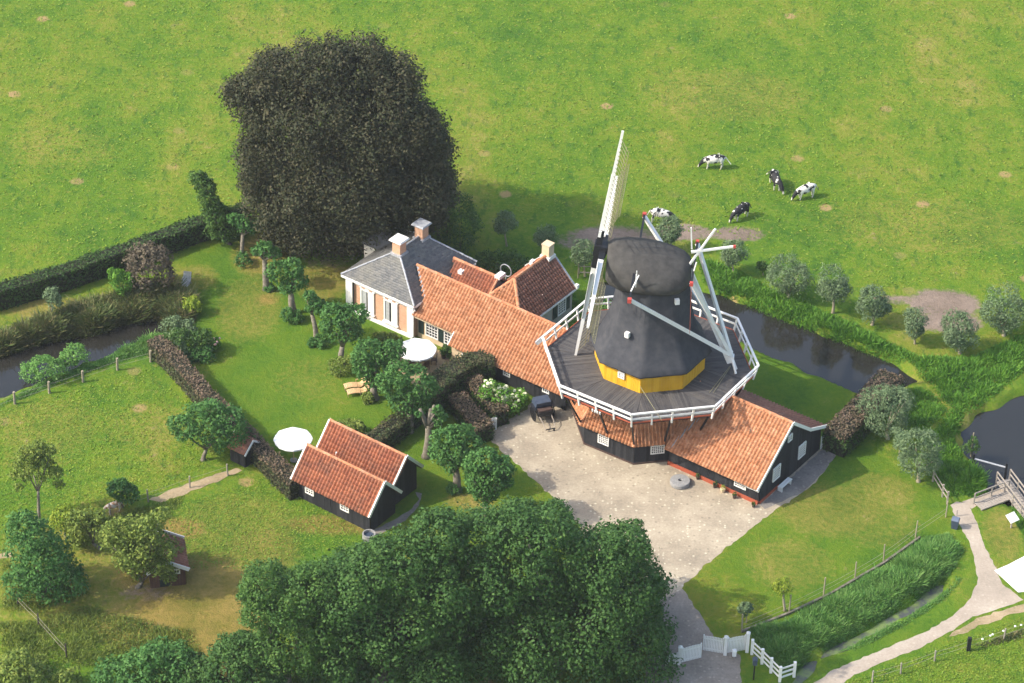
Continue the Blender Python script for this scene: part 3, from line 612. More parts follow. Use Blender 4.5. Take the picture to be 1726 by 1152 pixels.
MB().box((ex1 - .3, (y0 + y1) / 2 + .1, 1.2), (.3, y1 - y0 - .6, 2.4)).box((ex0 + .3, (y0 + y1) / 2 + .1, 1.2), (.3, y1 - y0 - .6, 2.4)).slab([(ex0 + .2, y1 - .25, 0), (ex1 - .2, y1 - .25, 0), (ex1 - .2, y1 - .25, 2.55), (KX, y1 - .25, 4.75), (ex0 + .2, y1 - .25, 2.55)], (0, .2, 0)).out('plaster_wall', M['grey_wall'], kit)
MB().beam((KX, y1 + .04, KZ + .1), (ex1 + .05, y1 + .04, kz(ex1) + .12), .16, .2).out('verge_board', M['lead'], kit)
MB().beam((KX, y1 + .04, KZ + .1), (ex0 - .05, y1 + .04, kz(ex0) + .12), .16, .2).out('verge_board', M['white'], kit)
MB().box((ex1 + .06, (y0 + y1) / 2, kz(ex1) - .1), (.14, y1 - y0 + .1, .14)).out('gutter', M['white'], kit)
MB().box((ex1 + .1, y1 + .12, kz(ex1) + .18), (.3, .3, .35)).out('kneeler_stone', M['white'], kit)
ch = MB().box((KX, y1 - .45, 5.35), (.72, .72, 1.3)).out('chimney', M['cream'], kit)
MB().box((KX, y1 - .45, 4.85), (.95, .95, .3)).out('flashing', M['white'], ch); MB().box((KX, y1 - .45, 6.05), (.8, .8, .1)).out('chimney_cap', M['cream'], ch)
MB().box((KX - .35, 8.9, 4.95), (.3, .4, .4)).out('roof_vent', M['white'], kit)
wx = ex1 - .14
wn = window(kit, (wx, 9.3, 1.5), Y, X, 1.1, 1.35, 4, 5)
for y in (8.42, 10.18): panel(kit, 'shutter', (wx, y, 1.5), Y, X, .55, 1.4, .06, 'door_dark')
panel(kit, 'downpipe', (wx, 6.3, 1.2), Y, X, .1, 2.3, .1, 'lead')

# ------------------------------------------------------------------ WINDMILL
MC = np.array([10.66, -10.35, 0.0])
mill = thing('windmill', 'black thatched smock windmill with white gallery railing and yellow band', 'windmill', MC, 0)
OA = -101
def oc(R, k, z=0): a = rad(OA + 45 * k); return np.array([R * math.cos(a), R * math.sin(a), z])
b = MB()
for k in range(8): boards(b, oc(5.86, k), oc(5.86, k + 1), 0, lambda t: 2.12, .24)
b.out('base_wall', M['black_wood'], mill)
p = MB()
for k in range(8): p.hexa([oc(5.6, k, 0), oc(5.6, k + 1, 0), oc(5.97, k + 1, 0), oc(5.97, k, 0), oc(5.6, k, .14), oc(5.6, k + 1, .14), oc(5.97, k + 1, .14), oc(5.97, k, .14)])
p.out('plinth', M['pot'], mill)
for k in range(8): 
    a, c = oc(6.35, k, 2.0), oc(6.35, k + 1, 2.0)
    tiled_roof(mill, [a, c, oc(4.3, k + 1, 5.3), oc(4.3, k, 5.3)], c - a, M['pantile'], name='base_roof')
    ridge_caps(mill, oc(6.38, k, 2.06), oc(4.3, k, 5.38), r=.11)
def mill_win(px, py, w, h, nx, ny, k, R, name='window'):
    a, c = oc(R, k), oc(R, k + 1); e = (c - a) / np.linalg.norm(c - a); n = np.array([e[1], -e[0], 0])
    q = onplane(px, py, MC + a, n) - MC; window(mill, q, e, n, w, h, nx, ny)
mill_win(1018, 741, 1.0, .85, 5, 4, -1, 5.86); mill_win(1108, 757, 1.1, .8, 6, 4, 0, 5.86)
# gallery
SZ = 5.6
dk = MB()
for k in range(8):
    a, c = oc(8.05, k), oc(8.05, k + 1); e = (c - a); L = np.linalg.norm(e); e /= L; n = np.array([e[1], -e[0], 0]); ap = 8.05 * math.cos(rad(22.5)); N = int(L / .18)
    for i in range(N):
        t = -L / 2 + (i + .5) * L / N; r0 = max(abs(t) / math.tan(rad(22.5)) + .09, 3.6); z = SZ + random.uniform(-.012, .008) + (.0004 * i)
        r0 = max(r0 - .2, 3.6)
        if r0 < ap - .1: dk.beam(n * r0 + e * t + (0, 0, z), n * ap + e * t + (0, 0, z), L / N - .014, .06)
dk.out('deck_boards', M['deck'], mill, kind='stuff')
for k in range(8): MB().beam(oc(3.7, k, SZ + .015), oc(8.0, k, SZ + .015), .3, .07).out('hip_board', M['deck'], mill)
jb = MB()
for k in range(8):
    a, c = oc(7.98, k, SZ - .14), oc(7.98, k + 1, SZ - .14); jb.beam(a, c, .14, .2)
    a, c = oc(6.2, k, SZ - .14), oc(6.2, k + 1, SZ - .14); jb.beam(a, c, .14, .18)
jb.out('gallery_beams', M['black'], mill)
def edge_pt(R, s, z): 
    k = int(math.floor(s)); f = s - k; return oc(R, k, z) * (1 - f) + oc(R, k + 1, z) * f
for i in range(8):
    MB().beam(oc(7.85, i, SZ - .2), oc(6.25, i, 2.15), .13, .13).out('strut', M['black'], mill)
    MB().beam(edge_pt(7.85, i + .5, SZ - .2), edge_pt(6.25, i + .5, 2.15), .13, .13).out('strut', M['black'], mill)
for i in range(8):
    for j in range(4): MB().beam(edge_pt(8.12, i + j / 4, SZ - .35), edge_pt(8.42, i + j / 4, SZ + .98), .13, .13).out('railing_post', M['white'], mill)
    MB().beam(oc(8.45, i, SZ + 1.0), oc(8.45, i + 1, SZ + 1.0), .17, .11).out('handrail', M['white'], mill)
    MB().beam(oc(8.36, i, SZ + .48), oc(8.36, i + 1, SZ + .48), .07, .14).out('lower_rail', M['white'], mill)
    MB().beam(oc(8.13, i, SZ - .03), oc(8.13, i + 1, SZ - .03), .05, .12).out('deck_edging', M['plinth_red'], mill)
MB().beam(oc(8.45, 6, SZ + .9), oc(8.9, 6, SZ + .35), .3, .3).out('lamp', M['lead'], mill)
# yellow band
b = MB()
for k in range(8): boards(b, oc(4.28, k), oc(4.28, k + 1), SZ + .02, lambda t: 7.45, .2, th=.035)
b.out('yellow_band', M['yellow'], mill)
mill_win(1048, 632, .58, .58, 3, 3, -1, 4.32)
# thatched body: octagon that rounds off towards the cap
prof = [(7.28, 4.76), (7.42, 4.78), (7.8, 4.5), (8.6, 3.98), (9.6, 3.5), (10.8, 3.14), (12, 2.9), (13.2, 2.82), (14.7, 2.82)]
prof = [(7.30, 4.1)] + prof
vv, ff = [], []; NS = 64
for j, (z, R) in enumerate(prof):
    rn = min(1, max(0, (z - 12) / 5))
    for i in range(NS):
        s = i / NS * 8; q = edge_pt(R, s, z); ang = math.atan2(q[1], q[0]); rr = math.hypot(q[0], q[1]); rr = rr * (1 - rn * .5) + (R * .97) * rn * .5
        rr += .02 * math.sin(i * 2.7 + j * 1.3)
        vv.append((rr * math.cos(ang), rr * math.sin(ang), z + .02 * math.sin(i * 1.7)))
for j in range(len(prof) - 1):
    for i in range(NS): ff.append((j * NS + i, j * NS + (i + 1) % NS, (j + 1) * NS + (i + 1) % NS, (j + 1) * NS + i))
link('thatched_body', np_mesh('thatched_body', vv, np.array(ff), [M['thatch']]), mill)
for px, py, k in ((1058, 564, -1), (1141, 508, 0)):
    a, c = oc(4.0, k, 0), oc(4.0, k + 1, 0); e = (c - a) / np.linalg.norm(c - a); n = np.array([e[1], -e[0], 0])
    ap = 3.62 * math.cos(rad(22.5)) * (1.0 if k == -1 else .84)
    q = onplane(px, py, MC + n * ap, n) - MC
    MB().box(q + n * .05, (.34, .3, .42), e, np.cross(Z, e)).out('hatch', M['white'], mill)
# cap
WS = np.array([-.993, .118, 0]); WS /= np.linalg.norm(WS); A1 = np.array([-WS[1], WS[0], 0]) * -1   # A1 points to the back of the picture
CZ = 13.4
sec = [(3.55, 1.8, 2.4, .35), (3.2, 2.25, 2.65, .15), (2.2, 2.8, 2.72, .0), (1.0, 3.02, 2.6, 0), (-.2, 3.05, 2.35, 0), (-1.3, 2.85, 2.0, .0), (-2.1, 2.4, 1.75, .0), (-2.6, 1.7, 1.45, .1), (-2.85, .8, 1.1, .25)]
vv, ff = [], []; K = 22
for x, wd, h, z0 in sec:
    for i in range(K + 1):
        a = -.42 + (math.pi + .84) * i / K; yy = math.cos(a); zz = .8 * math.sin(a) + .2 * (1 - abs(yy)) * (math.sin(a) > 0)
        q = WS * x + A1 * (wd * yy) ; vv.append((q[0], q[1], CZ + .75 + z0 + ((h - z0 - .35) if zz > 0 else 1.5) * zz))
for j in range(len(sec) - 1):
    for i in range(K): b0 = j * (K + 1) + i; ff.append((b0, b0 + 1, b0 + K + 2, b0 + K + 1))
cap = link('cap', np_mesh('cap', vv, np.array(ff), [M['thatch_cap']], smooth=True), mill)
fr = MB(); fr.poly(vv[:K + 1]); fr.out('front_boarding', M['black_wood'], cap)
bt = MB(); bt.poly([tuple(WS * x + A1 * (wd * .90) + Z * (CZ + z0 + .2)) for x, wd, h, z0 in sec] + [tuple(WS * x - A1 * (wd * .90) + Z * (CZ + z0 + .2)) for x, wd, h, z0 in sec[::-1]]); bt.out('cap_underside', M['black'], cap)
# sails
HUB = WS * 4.15 + Z * 15.65
TL = rad(8); A2 = Z * math.cos(TL) - WS * math.sin(TL); AX = np.cross(A1, A2); AX = AX if np.dot(AX, WS) > 0 else -AX
MB().tube([HUB - AX * 2.2, HUB + AX * .1], [.35, .38], 10).out('windshaft', M['black'], mill)
hb = MB().box(HUB, (1.0, .9, 1.0), A1, A2); hb.out('sail_hub', M['black'], mill)
SR = 10.5
for kk, ph in enumerate((90, 0, -90, 180)):
    d = A1 * math.cos(rad(ph)) + A2 * math.sin(rad(ph)); qd = -A1 * math.sin(rad(ph)) + A2 * math.cos(rad(ph))
    off = AX * (.18 if kk % 2 == 0 else -.18); h0 = HUB + off
    st = MB().beam(h0 + d * 1.7, h0 + d * SR, .36, .42, .17, .18, up=AX).out('sail', M['white'], mill)
    MB().beam(h0 + d * .3, h0 + d * 1.72, .4, .46, up=AX).out('poll_end', M['black'], st)
    for i in range(22):
        r = 2.3 + i * .36; tw = rad(22); ld = qd * math.cos(tw) - AX * math.sin(tw); wd = 1.85
        MB().beam(h0 + d * r + ld * .12, h0 + d * r + ld * wd, .035, .035, up=AX).out('sail_lath', M['lath'], st)
    for fr_ in (.68, 1.0):
        pts = []
        for i in range(5):
            r = 2.25 + 7.7 * i / 4; tw = rad(22); ld = qd * math.cos(tw) - AX * math.sin(tw); pts.append(h0 + d * r + ld * (1.85 * fr_) - AX * .06)
        MB().tube(pts, [.025] * 5, 4).out('hem_lath', M['lath'], st)
    MB().hexa([h0 + d * 2.2 - qd * .14 + AX * .02, h0 + d * SR * .62 - qd * .1 + AX * .02, h0 + d * SR * .62 - qd * .1 + AX * .06, h0 + d * 2.2 - qd * .14 + AX * .06,
               h0 + d * 2.2 - qd * .42 + AX * .16, h0 + d * SR * .62 - qd * .3 + AX * .12, h0 + d * SR * .62 - qd * .3 + AX * .16, h0 + d * 2.2 - qd * .42 + AX * .20]).out('wind_board', M['white'], st)
    MB().box(h0 + d * 1.5 + qd * .35 + AX * .1, (.5, .16, .22), d, qd).out('wedge', M['white'], st)
# tail and braces
def cp(s, t, z): return WS * s + A1 * t + Z * z
TE = cp(-6.25, .1, 6.75)
def pole(a, b, w0, w1, name, mt='white'): return MB().beam(a, b, w0, w0, w1, w1).out(name, M[mt], mill)
LS = 1.35
pole(cp(LS, -5.9, 15.2), cp(LS, 5.9, 15.2), .16, .16, 'long_crossbeam', 'black'); 
for s in (-1, 1): MB().box(cp(LS, s * 5.95, 15.2), (.3, .3, .34), WS, np.cross(Z, WS)).out('crossbeam_tip', M['red'], mill)
for s in (-1, 1): pole(cp(LS, s * 5.8, 15.15), TE + A1 * s * .15 + Z * .2, .26, .26, 'long_brace')
pole(cp(-3.0, -2.85, 15.1), cp(-3.0, 2.85, 15.1), .16, .16, 'short_crossbeam', 'black')
for s in (-1, 1):
    MB().box(cp(-3.0, s * 2.9, 15.1), (.26, .26, .3), WS, np.cross(Z, WS)).out('crossbeam_tip', M['red'], mill)
    pole(cp(-3.0, s * 2.75, 15.05), TE + A1 * s * .12 + Z * .1, .26, .24, 'short_brace')
pole(cp(-2.6, 0, 14.6), TE + WS * .1 - Z * .6, .34, .30, 'tail_pole')
pl = lambda px, py, y=-10.9: onplane(px, py, (0, y, 0), Y) - MC
pole(pl(1165, 425), pl(1236, 416), .17, .14, 'outrigger'); MB().box(pl(1238, 416), (.2, .2, .2)).out('outrigger_tip', M['red'], mill)
pole(pl(1150, 463), pl(1206, 386), .15, .13, 'outrigger'); pole(pl(1166, 420), pl(1165, 384), .11, .09, 'outrigger')
pole(cp(-3.0, -1.2, 14.9), cp(-3.2, -1.3, 16.0), .08, .08, 'rod'); 
for t in (-3.2, -3.7): pole(cp(1.1, t, 15.0 - .1), cp(1.1, t - .1, 16.1), .07, .07, 'rod')
pole(cp(LS, -4.9, 15.3), cp(.9, -3.7, 16.0), .08, .08, 'rod')
pole(TE + Z * .1, TE - WS * .5 + A1 * -.8 - Z * 1.05, .16, .13, 'winch_leg'); pole(TE + Z * .1, TE - WS * .5 - A1 * .2 - Z * 1.05, .16, .13, 'winch_leg')
MB().box(TE - Z * .2, (.5, .5, .55), WS, np.cross(Z, WS)).out('winch', M['white'], mill)
for dx in (0, .22): MB().tube([TE - Z * .9 + X * dx * .3, onplane(1196 + dx * 30, 662, (0, MC[1] + 0, SZ + .08), Z) - MC], [.02, .02], 5).out('rope', M['lath'], mill)
MB().tube([oc(4.46, 0, 6.4), oc(8.3, .35, SZ + .5)], [.025, .025], 5).out('rope', M['lath'], mill)
MB().tube([cp(-3.0, -2.8, 15), cp(-3.1, -2.9, 10.6)], [.018, .018], 5).out('rope', M['plinth_red'], mill)
for i in range(4): q = edge_pt(8.2, 7.45 + i * .035, SZ - .25); MB().box(q * 1.005, (.1, .16, .16)).out('bracket', M['white'], mill)

# ------------------------------------------------------------------ ANNEX
K0 = P(1278, 850)
annex = thing('right_annex', 'black boarded annex with big orange pantile roof in front of the mill', 'building', K0, A36)
aw = 8.7; ay, azr = 3.85, 5.42
def az(y): return azr - (ay - y) * .79 if y <= ay else (azr - (y - ay) * .80 if y < 6.6 else azr - (6.6 - ay) * .80 - (y - 6.6) * .45)
AL = -8.2
fe = -.7
tiled_roof(annex, [(AL, fe, az(fe)), (.22, fe, az(fe)), (.22, ay, azr), (AL - .0, ay, azr)], X, M['pantile'])
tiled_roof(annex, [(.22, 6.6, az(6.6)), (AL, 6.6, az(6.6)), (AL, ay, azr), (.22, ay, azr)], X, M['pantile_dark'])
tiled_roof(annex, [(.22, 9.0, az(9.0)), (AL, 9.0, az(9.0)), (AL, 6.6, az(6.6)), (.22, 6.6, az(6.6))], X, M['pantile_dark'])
ridge_caps(annex, (AL, ay, azr + .06), (.2, ay, azr + .06))
bw = MB(); boards(bw, (AL, 0), (0, 0), .3, lambda t: az(0) - .18, .22); bw.out('front_wall', M['black_wood'], annex)
bw = MB(); boards(bw, (0, 0.05), (0, aw), .0, lambda t: az(t + .05) - .18, .22); bw.out('gable_wall', M['black_wood'], annex)
MB().box((AL / 2, -.04, .15), (-AL, .22, .3)).out('plinth', M['plinth_red'], annex); MB().box((.02, 1.4, .12), (.2, 2.6, .24)).out('plinth', M['plinth_red'], annex)
def verge(parent, a, b, w=.26, mt='white', th=.07):
    return MB().beam(a, b, th, w).out('verge_board', M[mt], parent)
verge(annex, (.27, fe - .05, az(fe - .05) + .03), (.27, ay + .02, azr + .06)); verge(annex, (.27, ay, azr + .06), (.27, 6.6, az(6.6) + .03)); verge(annex, (.27, 6.58, az(6.6) + .03), (.27, 9.05, az(9.05) + .03))
MB().box((-.35, fe + .3, az(fe) - .22), (1.1, .1, .28)).out('eave_board', M['white'], annex)
for px, py, w_, h_, nx, ny in ((1308, 797, 1.0, 1.25, 5, 5), (1351, 759, 1.0, 1.25, 5, 5), (1331, 738, .55, .62, 2, 2)):
    q = loc(onplane(px, py, K0 + .04 * U, U), K0); window(annex, (.02, q[1], q[2]), Y, X, w_, h_, nx, ny)
q = loc(onplane(1249, 811, K0, V), K0); window(annex, (q[0], 0, 1.12), X, -Y, 1.05, .62, 5, 3)
for i in range(5):
    MB().box((.1, 8.72 + .17 * i + .08, .62), (.04, .13, 1.2)).out('trellis_board', M['white'], annex)
MB().beam((AL + .25, fe + .1, az(fe) + .07), (AL + 1.9, ay - .6, az(ay - .6) + .1), .3, .05).out('valley_flashing', M['lead'], annex)

# ------------------------------------------------------------------ TWIN BARNS
def barn(name, label, o, x0, y0, L, wdt, ez, rz, mat_, wins, front_plain=True):
    b = thing(name, label, 'barn', o, A36)
    fe, be, rd = y0 - .42, y0 + wdt + .42, y0 + wdt / 2
    f = lambda y: rz - abs(y - rd) * (rz - ez) / (wdt / 2 + .42)
    xr, xl = x0 + .25, x0 - L - .25
    tiled_roof(b, [(xl, fe, f(fe)), (xr, fe, f(fe)), (xr, rd, rz), (xl, rd, rz)], X, mat_)
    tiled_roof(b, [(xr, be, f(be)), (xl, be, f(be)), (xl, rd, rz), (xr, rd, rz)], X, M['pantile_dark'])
    ridge_caps(b, (xl, rd, rz + .05), (xr, rd, rz + .05), r=.12)
    w = MB(); boards(w, (x0 - L, y0), (x0, y0), 0, lambda t: f(y0) - .16, .2); w2 = MB(); boards(w2, (x0, y0 + wdt), (x0 - L, y0 + wdt), 0, lambda t: f(y0) - .16, .2); w2.out('back_wall', M['black_wood'], b); w.out('front_wall', M['black_wood'], b)
    g = MB(); boards(g, (x0, y0 + .03), (x0, y0 + wdt - .03), 0, lambda t: f(y0 + t) - .16, .2); g2 = MB(); boards(g2, (x0 - L, y0 + wdt - .03), (x0 - L, y0 + .03), 0, lambda t: f(y0 + wdt - t) - .16, .2); g2.out('gable_wall', M['black_wood'], b); g.out('gable_wall', M['black_wood'], b)
    for xx in (xr + .03, xl - .03):
        verge(b, (xx, fe - .04, f(fe) + .03), (xx, rd, rz + .07), .24, th=.12); verge(b, (xx, be + .04, f(be) + .03), (xx, rd, rz + .07), .24, th=.12)
    for px, py, ww, hh, nx, ny in wins:
        q = loc(onplane(px, py, np.array(o) + y0 * V, V), o); window(b, (q[0], y0, min(q[2], f(y0) - .55)), X, -Y, ww, hh, nx, ny)
    return b
B0 = P(624, 897)
barn('small_barn', 'black boarded barn with worn pantile roof and two white windows, nearer of the twin barns', B0, 0, 0, 6.95, 2.95, 1.75, 3.85, M['pantile_worn'], [(523, 828, .85, .55, 3, 2), (582, 856, .85, .55, 3, 2)])
barn('small_barn', 'black barn with orange pantile roof behind the windowed barn, farther of the twin barns', B0, -.6, 3.35, 6.9, 2.95, 1.85, 3.95, M['pantile_worn'], [])
MB().tube([B0 + U * -6.0 + V * 3.4 + Z * 1.9, B0 + U * -6.0 + V * 3.4 + Z * 2.6], [.07, .07], 8).out('vent_pipe', M['white'], None, label='short white vent pipe in the valley between the twin barns', cat='pipe')
# orchard shed
SH = P(313, 985)
shed = thing('orchard_shed', 'small brown shed with white verge boards half hidden under apple tree', 'shed', SH, rad(12))
sf = lambda x: 2.35 - abs(x + 1.25) * .55
for pts in ([(.25, -.2, sf(.25)), (.25, 3.4, sf(.25)), (-1.25, 3.4, 2.35), (-1.25, -.2, 2.35)], [(-2.75, 3.4, sf(-2.75)), (-2.75, -.2, sf(-2.75)), (-1.25, -.2, 2.35), (-1.25, 3.4, 2.35)]): tiled_roof(shed, pts, Y, M['pantile_dark'])
ridge_caps(shed, (-1.25, -.2, 2.4), (-1.25, 3.4, 2.4))
for yy in (-.24, 3.44):
    for sx in (.3, -2.8): verge(shed, (sx, yy, sf(sx) + .02), (-1.25, yy, 2.4), .28, th=.08)
w = MB(); boards(w, (-2.5, 0), (0, 0), 0, lambda t: sf(-2.5 + t) - .16, .2); boards(w, (0, .03), (0, 3.2), 0, lambda t: sf(0) - .16, .2); boards(w, (-2.5, 3.2), (-2.5, 0.03), 0, lambda t: sf(0) - .16, .2); boards(w, (0, 3.2), (-2.5, 3.2), 0, lambda t: sf(-t) - .16, .2); w.out('board_wall', mat('brown_boards', [(.07, .035, .025), (.13, .07, .05)], .6, 4), shed)
window(shed, (-.6, 0, 1.35), X, -Y, .5, .45, 2, 1); panel(shed, 'door', (-1.5, 0, .85), X, -Y, .7, 1.6, .05, 'door_dark')
# little hut by the hedge
HT = P(414, 788)
hut = thing('garden_hut', 'tiny black hut with white verge beside the long brown hedge under a tree', 'shed', HT, A36)
hf = lambda y: 2.1 - abs(y - .8) * .8
tiled_roof(hut, [(-1.7, -.2, hf(-.2)), (.15, -.2, hf(-.2)), (.15, .8, 2.1), (-1.7, .8, 2.1)], X, M['pantile_dark']); tiled_roof(hut, [(.15, 1.8, hf(1.8)), (-1.7, 1.8, hf(1.8)), (-1.7, .8, 2.1), (.15, .8, 2.1)], X, M['pantile_dark'])
w = MB(); boards(w, (-1.5, 0), (0, 0), 0, lambda t: hf(0) - .15); boards(w, (0, 0), (0, 1.6), 0, lambda t: hf(t) - .15); boards(w, (-1.5, 1.6), (-1.5, 0), 0, lambda t: hf(t) - .15); w.out('board_wall', M['black_wood'], hut)
for xx in (-1.74, .19): verge(hut, (xx, -.24, hf(-.24)), (xx, .8, 2.15), .16); verge(hut, (xx, 1.84, hf(1.84)), (xx, .8, 2.15), .16)

# ------------------------------------------------------------------ FOLIAGE
def leaf_verts(c, nrm, size, asp=.62, fold=.25, updir=0.0):
    N = len(c); rd = rng.normal(size=(N, 3)); rd[:, 2] += updir * 2
    t = rd - (rd * nrm).sum(1, keepdims=True) * nrm; t /= np.linalg.norm(t, axis=1, keepdims=True) + 1e-9
    bt = np.cross(nrm, t); s = size[:, None]
    a = c - t * s * .5; b_ = c + bt * s * asp * .5 + nrm * s * fold * .3; d = c + t * s * .5; e = c - bt * s * asp * .5 + nrm * s * fold * .3
    return np.stack([a, b_, d, e], 1).reshape(-1, 3)
VIEW = FWD
def crown_points(lobes, n, sub=9, subr=(.36, .62), shell=.45, cull=.62):
    """lobes: list (x,y,z,r). returns positions and normals of leaves clustered on sub-lobes"""
    C_, R_ = [], []
    for x, y, z, r in lobes:
        C_.append((x, y, z)); R_.append(r * .72)
        k = sub
        for i in range(k):
            zz = 1 - 1.75 * (i + .5) / k; th = i * 2.399963 + random.random() * .8; q = math.sqrt(max(0, 1 - zz * zz))
            rr = r * random.uniform(*subr); C_.append((x + q * math.cos(th) * (r - rr * .5), y + q * math.sin(th) * (r - rr * .5), z + zz * (r - rr * .5) * .95)); R_.append(rr)
    C_ = np.array(C_); R_ = np.array(R_); pw = R_ ** 2; pw /= pw.sum()
    idx = rng.choice(len(C_), n, p=pw); d = rng.normal(size=(n, 3)); d[:, 2] += .25; d /= np.linalg.norm(d, axis=1, keepdims=True)
    rr = R_[idx] * (1 - shell * rng.random(n) ** 1.6 + .13 * np.maximum(0, rng.normal(size=n))); pos = C_[idx] + d * rr[:, None]
    keep = np.ones(n, bool)
    L = np.array(lobes)
    for x, y, z, r in lobes:
        keep &= ((pos[:, 0] - x) ** 2 + (pos[:, 1] - y) ** 2 + (pos[:, 2] - z) ** 2) > (r * cull) ** 2
    keep &= pos[:, 2] > .05
    pos, d = pos[keep], d[keep]
    nr = d * .9 + rng.normal(size=pos.shape) * .5 + np.array([0, 0, .3]); nr /= np.linalg.norm(nr, axis=1, keepdims=True)
    return pos, nr
def crown_mesh(name, lobes, n, leaf, mt, origin, updir=0.0, asp=.62, sub=9, core=True, cull=.62, shell=.45):
    pos, nr = crown_points(lobes, n, sub, cull=cull, shell=shell); sz = leaf * rng.uniform(.6, 1.35, len(pos))
    v = leaf_verts(pos - origin, nr, sz, asp, updir=updir); q = np.arange(len(v)).reshape(-1, 4)
    return np_mesh(name, v, q, [M[mt]])
def px_lobes(base, lst, thick=True, jit=.35):
    out = []
    w = [(onplane(px, py, base, Y), r) for px, py, r in lst]
    cx = np.mean([q[0] for q, r in w]); cz = np.mean([q[2] for q, r in w]); RC = max(math.hypot(q[0] - cx, q[2] - cz) + r * .6 for q, r in w)
    for q, r in w:
        d = math.hypot(q[0] - cx, q[2] - cz); amp = .8 * math.sqrt(max(0, RC * RC - d * d))
        out.append((*(q + VIEW * random.uniform(-jit, jit) * r), r))
        if thick and amp > r * .9:
            for s in (-1, 1): out.append((*(q + VIEW * s * max(amp - r * .3, r * .8) * (1 if s > 0 else .55) + np.array([random.uniform(-.3, .3) * r, 0, 0])), r * .92))
    for x, y, z, r in list(out):
        if .45 < r < 2.6:
            for _ in range(2):
                d = np.array([random.gauss(0, 1), random.gauss(0, 1), random.gauss(.25, .8)]); d /= np.linalg.norm(d); q = r * random.uniform(.28, .45)
                out.append((x + d[0] * r * .74, y + d[1] * r * .74, z + d[2] * r * .74, q))
    return [(x, y, max(z, r * .5), r) for x, y, z, r in out]
def trunk_mesh(mb, base, top, r, lobes, origin, limbs=5, flare=1.5):
    b = np.array(base) - origin; t = np.array(top) - origin; mid_ = (b + t) / 2 + np.array([random.uniform(-.1, .1), random.uniform(-.1, .1), 0]) * r * 3
    mb.tube([b - Z * .1, b + (t - b) * .08, mid_, t], [r * flare, r * 1.08, r * .9, r * .7], 10)
    for x, y, z, rr in random.sample(lobes, min(limbs, len(lobes))):
        e = np.array([x, y, z]) - origin; m_ = t + (e - t) * .5 + np.array([0, 0, .15 * rr]); mb.tube([t - (t - b) * .06, m_, e - (e - t) * .08], [r * .5, r * .3, r * .08], 6)
PG, WG = 'pollarded limes in the garden row', 'pollard willows round the meadow'
def tree(name, label, base_px, lst, mt, n, leaf, tr, bark='bark', group=None, updir=0.0, trunk_top=None, cat='tree', thick=True, limbs=5, asp=.62, sub=9, cull=.62, shell=.45, parent_crown=True):
    base = P(*base_px); lobes = px_lobes(base, [(a, b_, q * (.9 if group in (PG, WG) else 1)) for a, b_, q in lst], thick)
    o = thing(name, label, cat, base, 0, group)
    if tr > 0:
        zc = np.mean([l[2] for l in lobes]); xc = np.mean([l[0] for l in lobes]); yc = np.mean([l[1] for l in lobes]); zl = min(l[2] - l[3] * .4 for l in lobes)
        top = np.array([base[0] + (xc - base[0]) * .5, base[1] + (yc - base[1]) * .4, max(zl + .2, .5)]) if trunk_top is None else trunk_top
        mb = MB(); trunk_mesh(mb, base, top, tr, lobes, base, limbs); mb.out('trunk', M[bark], o, smooth=True)
    link('crown' if tr > 0 else 'foliage', crown_mesh('crown', lobes, n, leaf, mt, base, updir, asp, sub, cull=cull, shell=shell), o)
    return o
def shrub(name, label, base_px, lst, mt, n, leaf, group=None, updir=0.0, cat='shrub', asp=.62, **k):
    return tree(name, label, base_px, lst, mt, n, leaf, .05, 'bark_dark', group, updir, cat=cat, asp=asp, limbs=4, **k)

tree('copper_beech', 'huge dark purple copper beech towering behind the slate house', (626, 424),
     [(412, 160, 1.71), (470, 133, 2.47), (545, 120, 2.94), (622, 114, 2.56), (662, 140, 2.47), (440, 198, 2.18), (540, 208, 4.18), (640, 213, 4.18), (697, 220, 2.66), (722, 260, 2.28), (452, 270, 2.28), (428, 308, 1.42), (520, 308, 3.99), (620, 308, 4.56), (700, 320, 3.13), (728, 330, 1.99), (462, 345, 2.47), (540, 382, 3.04), (620, 375, 3.04), (700, 366, 2.28), (590, 412, 1.33), (476, 402, 1.71), (735, 298, 1.80)],
     'lf_beech', 230000, .25, .75, 'bark_dark', sub=13, cull=.3, shell=.7)
G_OAK = 'broad trees along the near edge'
tree('oak_tree', 'broad dark green oak overhanging the driveway gate', (945, 1118),
     [(1052, 922, 1.6), (1076, 990, 2.1), (1072, 1070, 2.3), (1010, 945, 2.3), (990, 1040, 3.2), (925, 905, 2.2), (870, 955, 3.0), (885, 1060, 3.6), (812, 908, 2.0), (790, 1000, 2.8), (800, 1100, 3.0), (960, 1125, 3.2), (1072, 1140, 2.2), (1030, 1000, 2.4), (870, 890, 1.8)],
     'lf_oak', 170000, .25, .5, group=G_OAK, sub=10)
tree('oak_tree', 'dark green oak left of the gate oak, below the twin barns', (640, 1150),
     [(735, 905, 1.8), (690, 945, 2.2), (640, 965, 2.0), (600, 995, 2.4), (690, 1050, 3.0), (580, 1075, 2.9), (640, 1135, 3.0), (740, 1110, 2.4), (550, 1130, 2.2), (730, 990, 2.2)],
     'lf_oak', 115000, .25, .42, group=G_OAK, sub=10)
tree('ash_tree', 'paler green tree at the left end of the near tree belt', (490, 1168),
     [(450, 985, 1.5), (490, 1015, 2.0), (535, 992, 1.8), (438, 1030, 1.2), (500, 1080, 2.3), (440, 1110, 1.8), (555, 1050, 1.8), (420, 1000, .8)], 'lf_ash', 60000, .22, .3, group=G_OAK, sub=11)
tree('young_oak', 'small dark tree at the bottom left of the tree belt', (390, 1190), [(400, 1100, 1.4), (385, 1130, 1.6), (350, 1140, 1.3), (440, 1140, 1.6)], 'lf_oak', 26000, .22, .2, group=G_OAK)
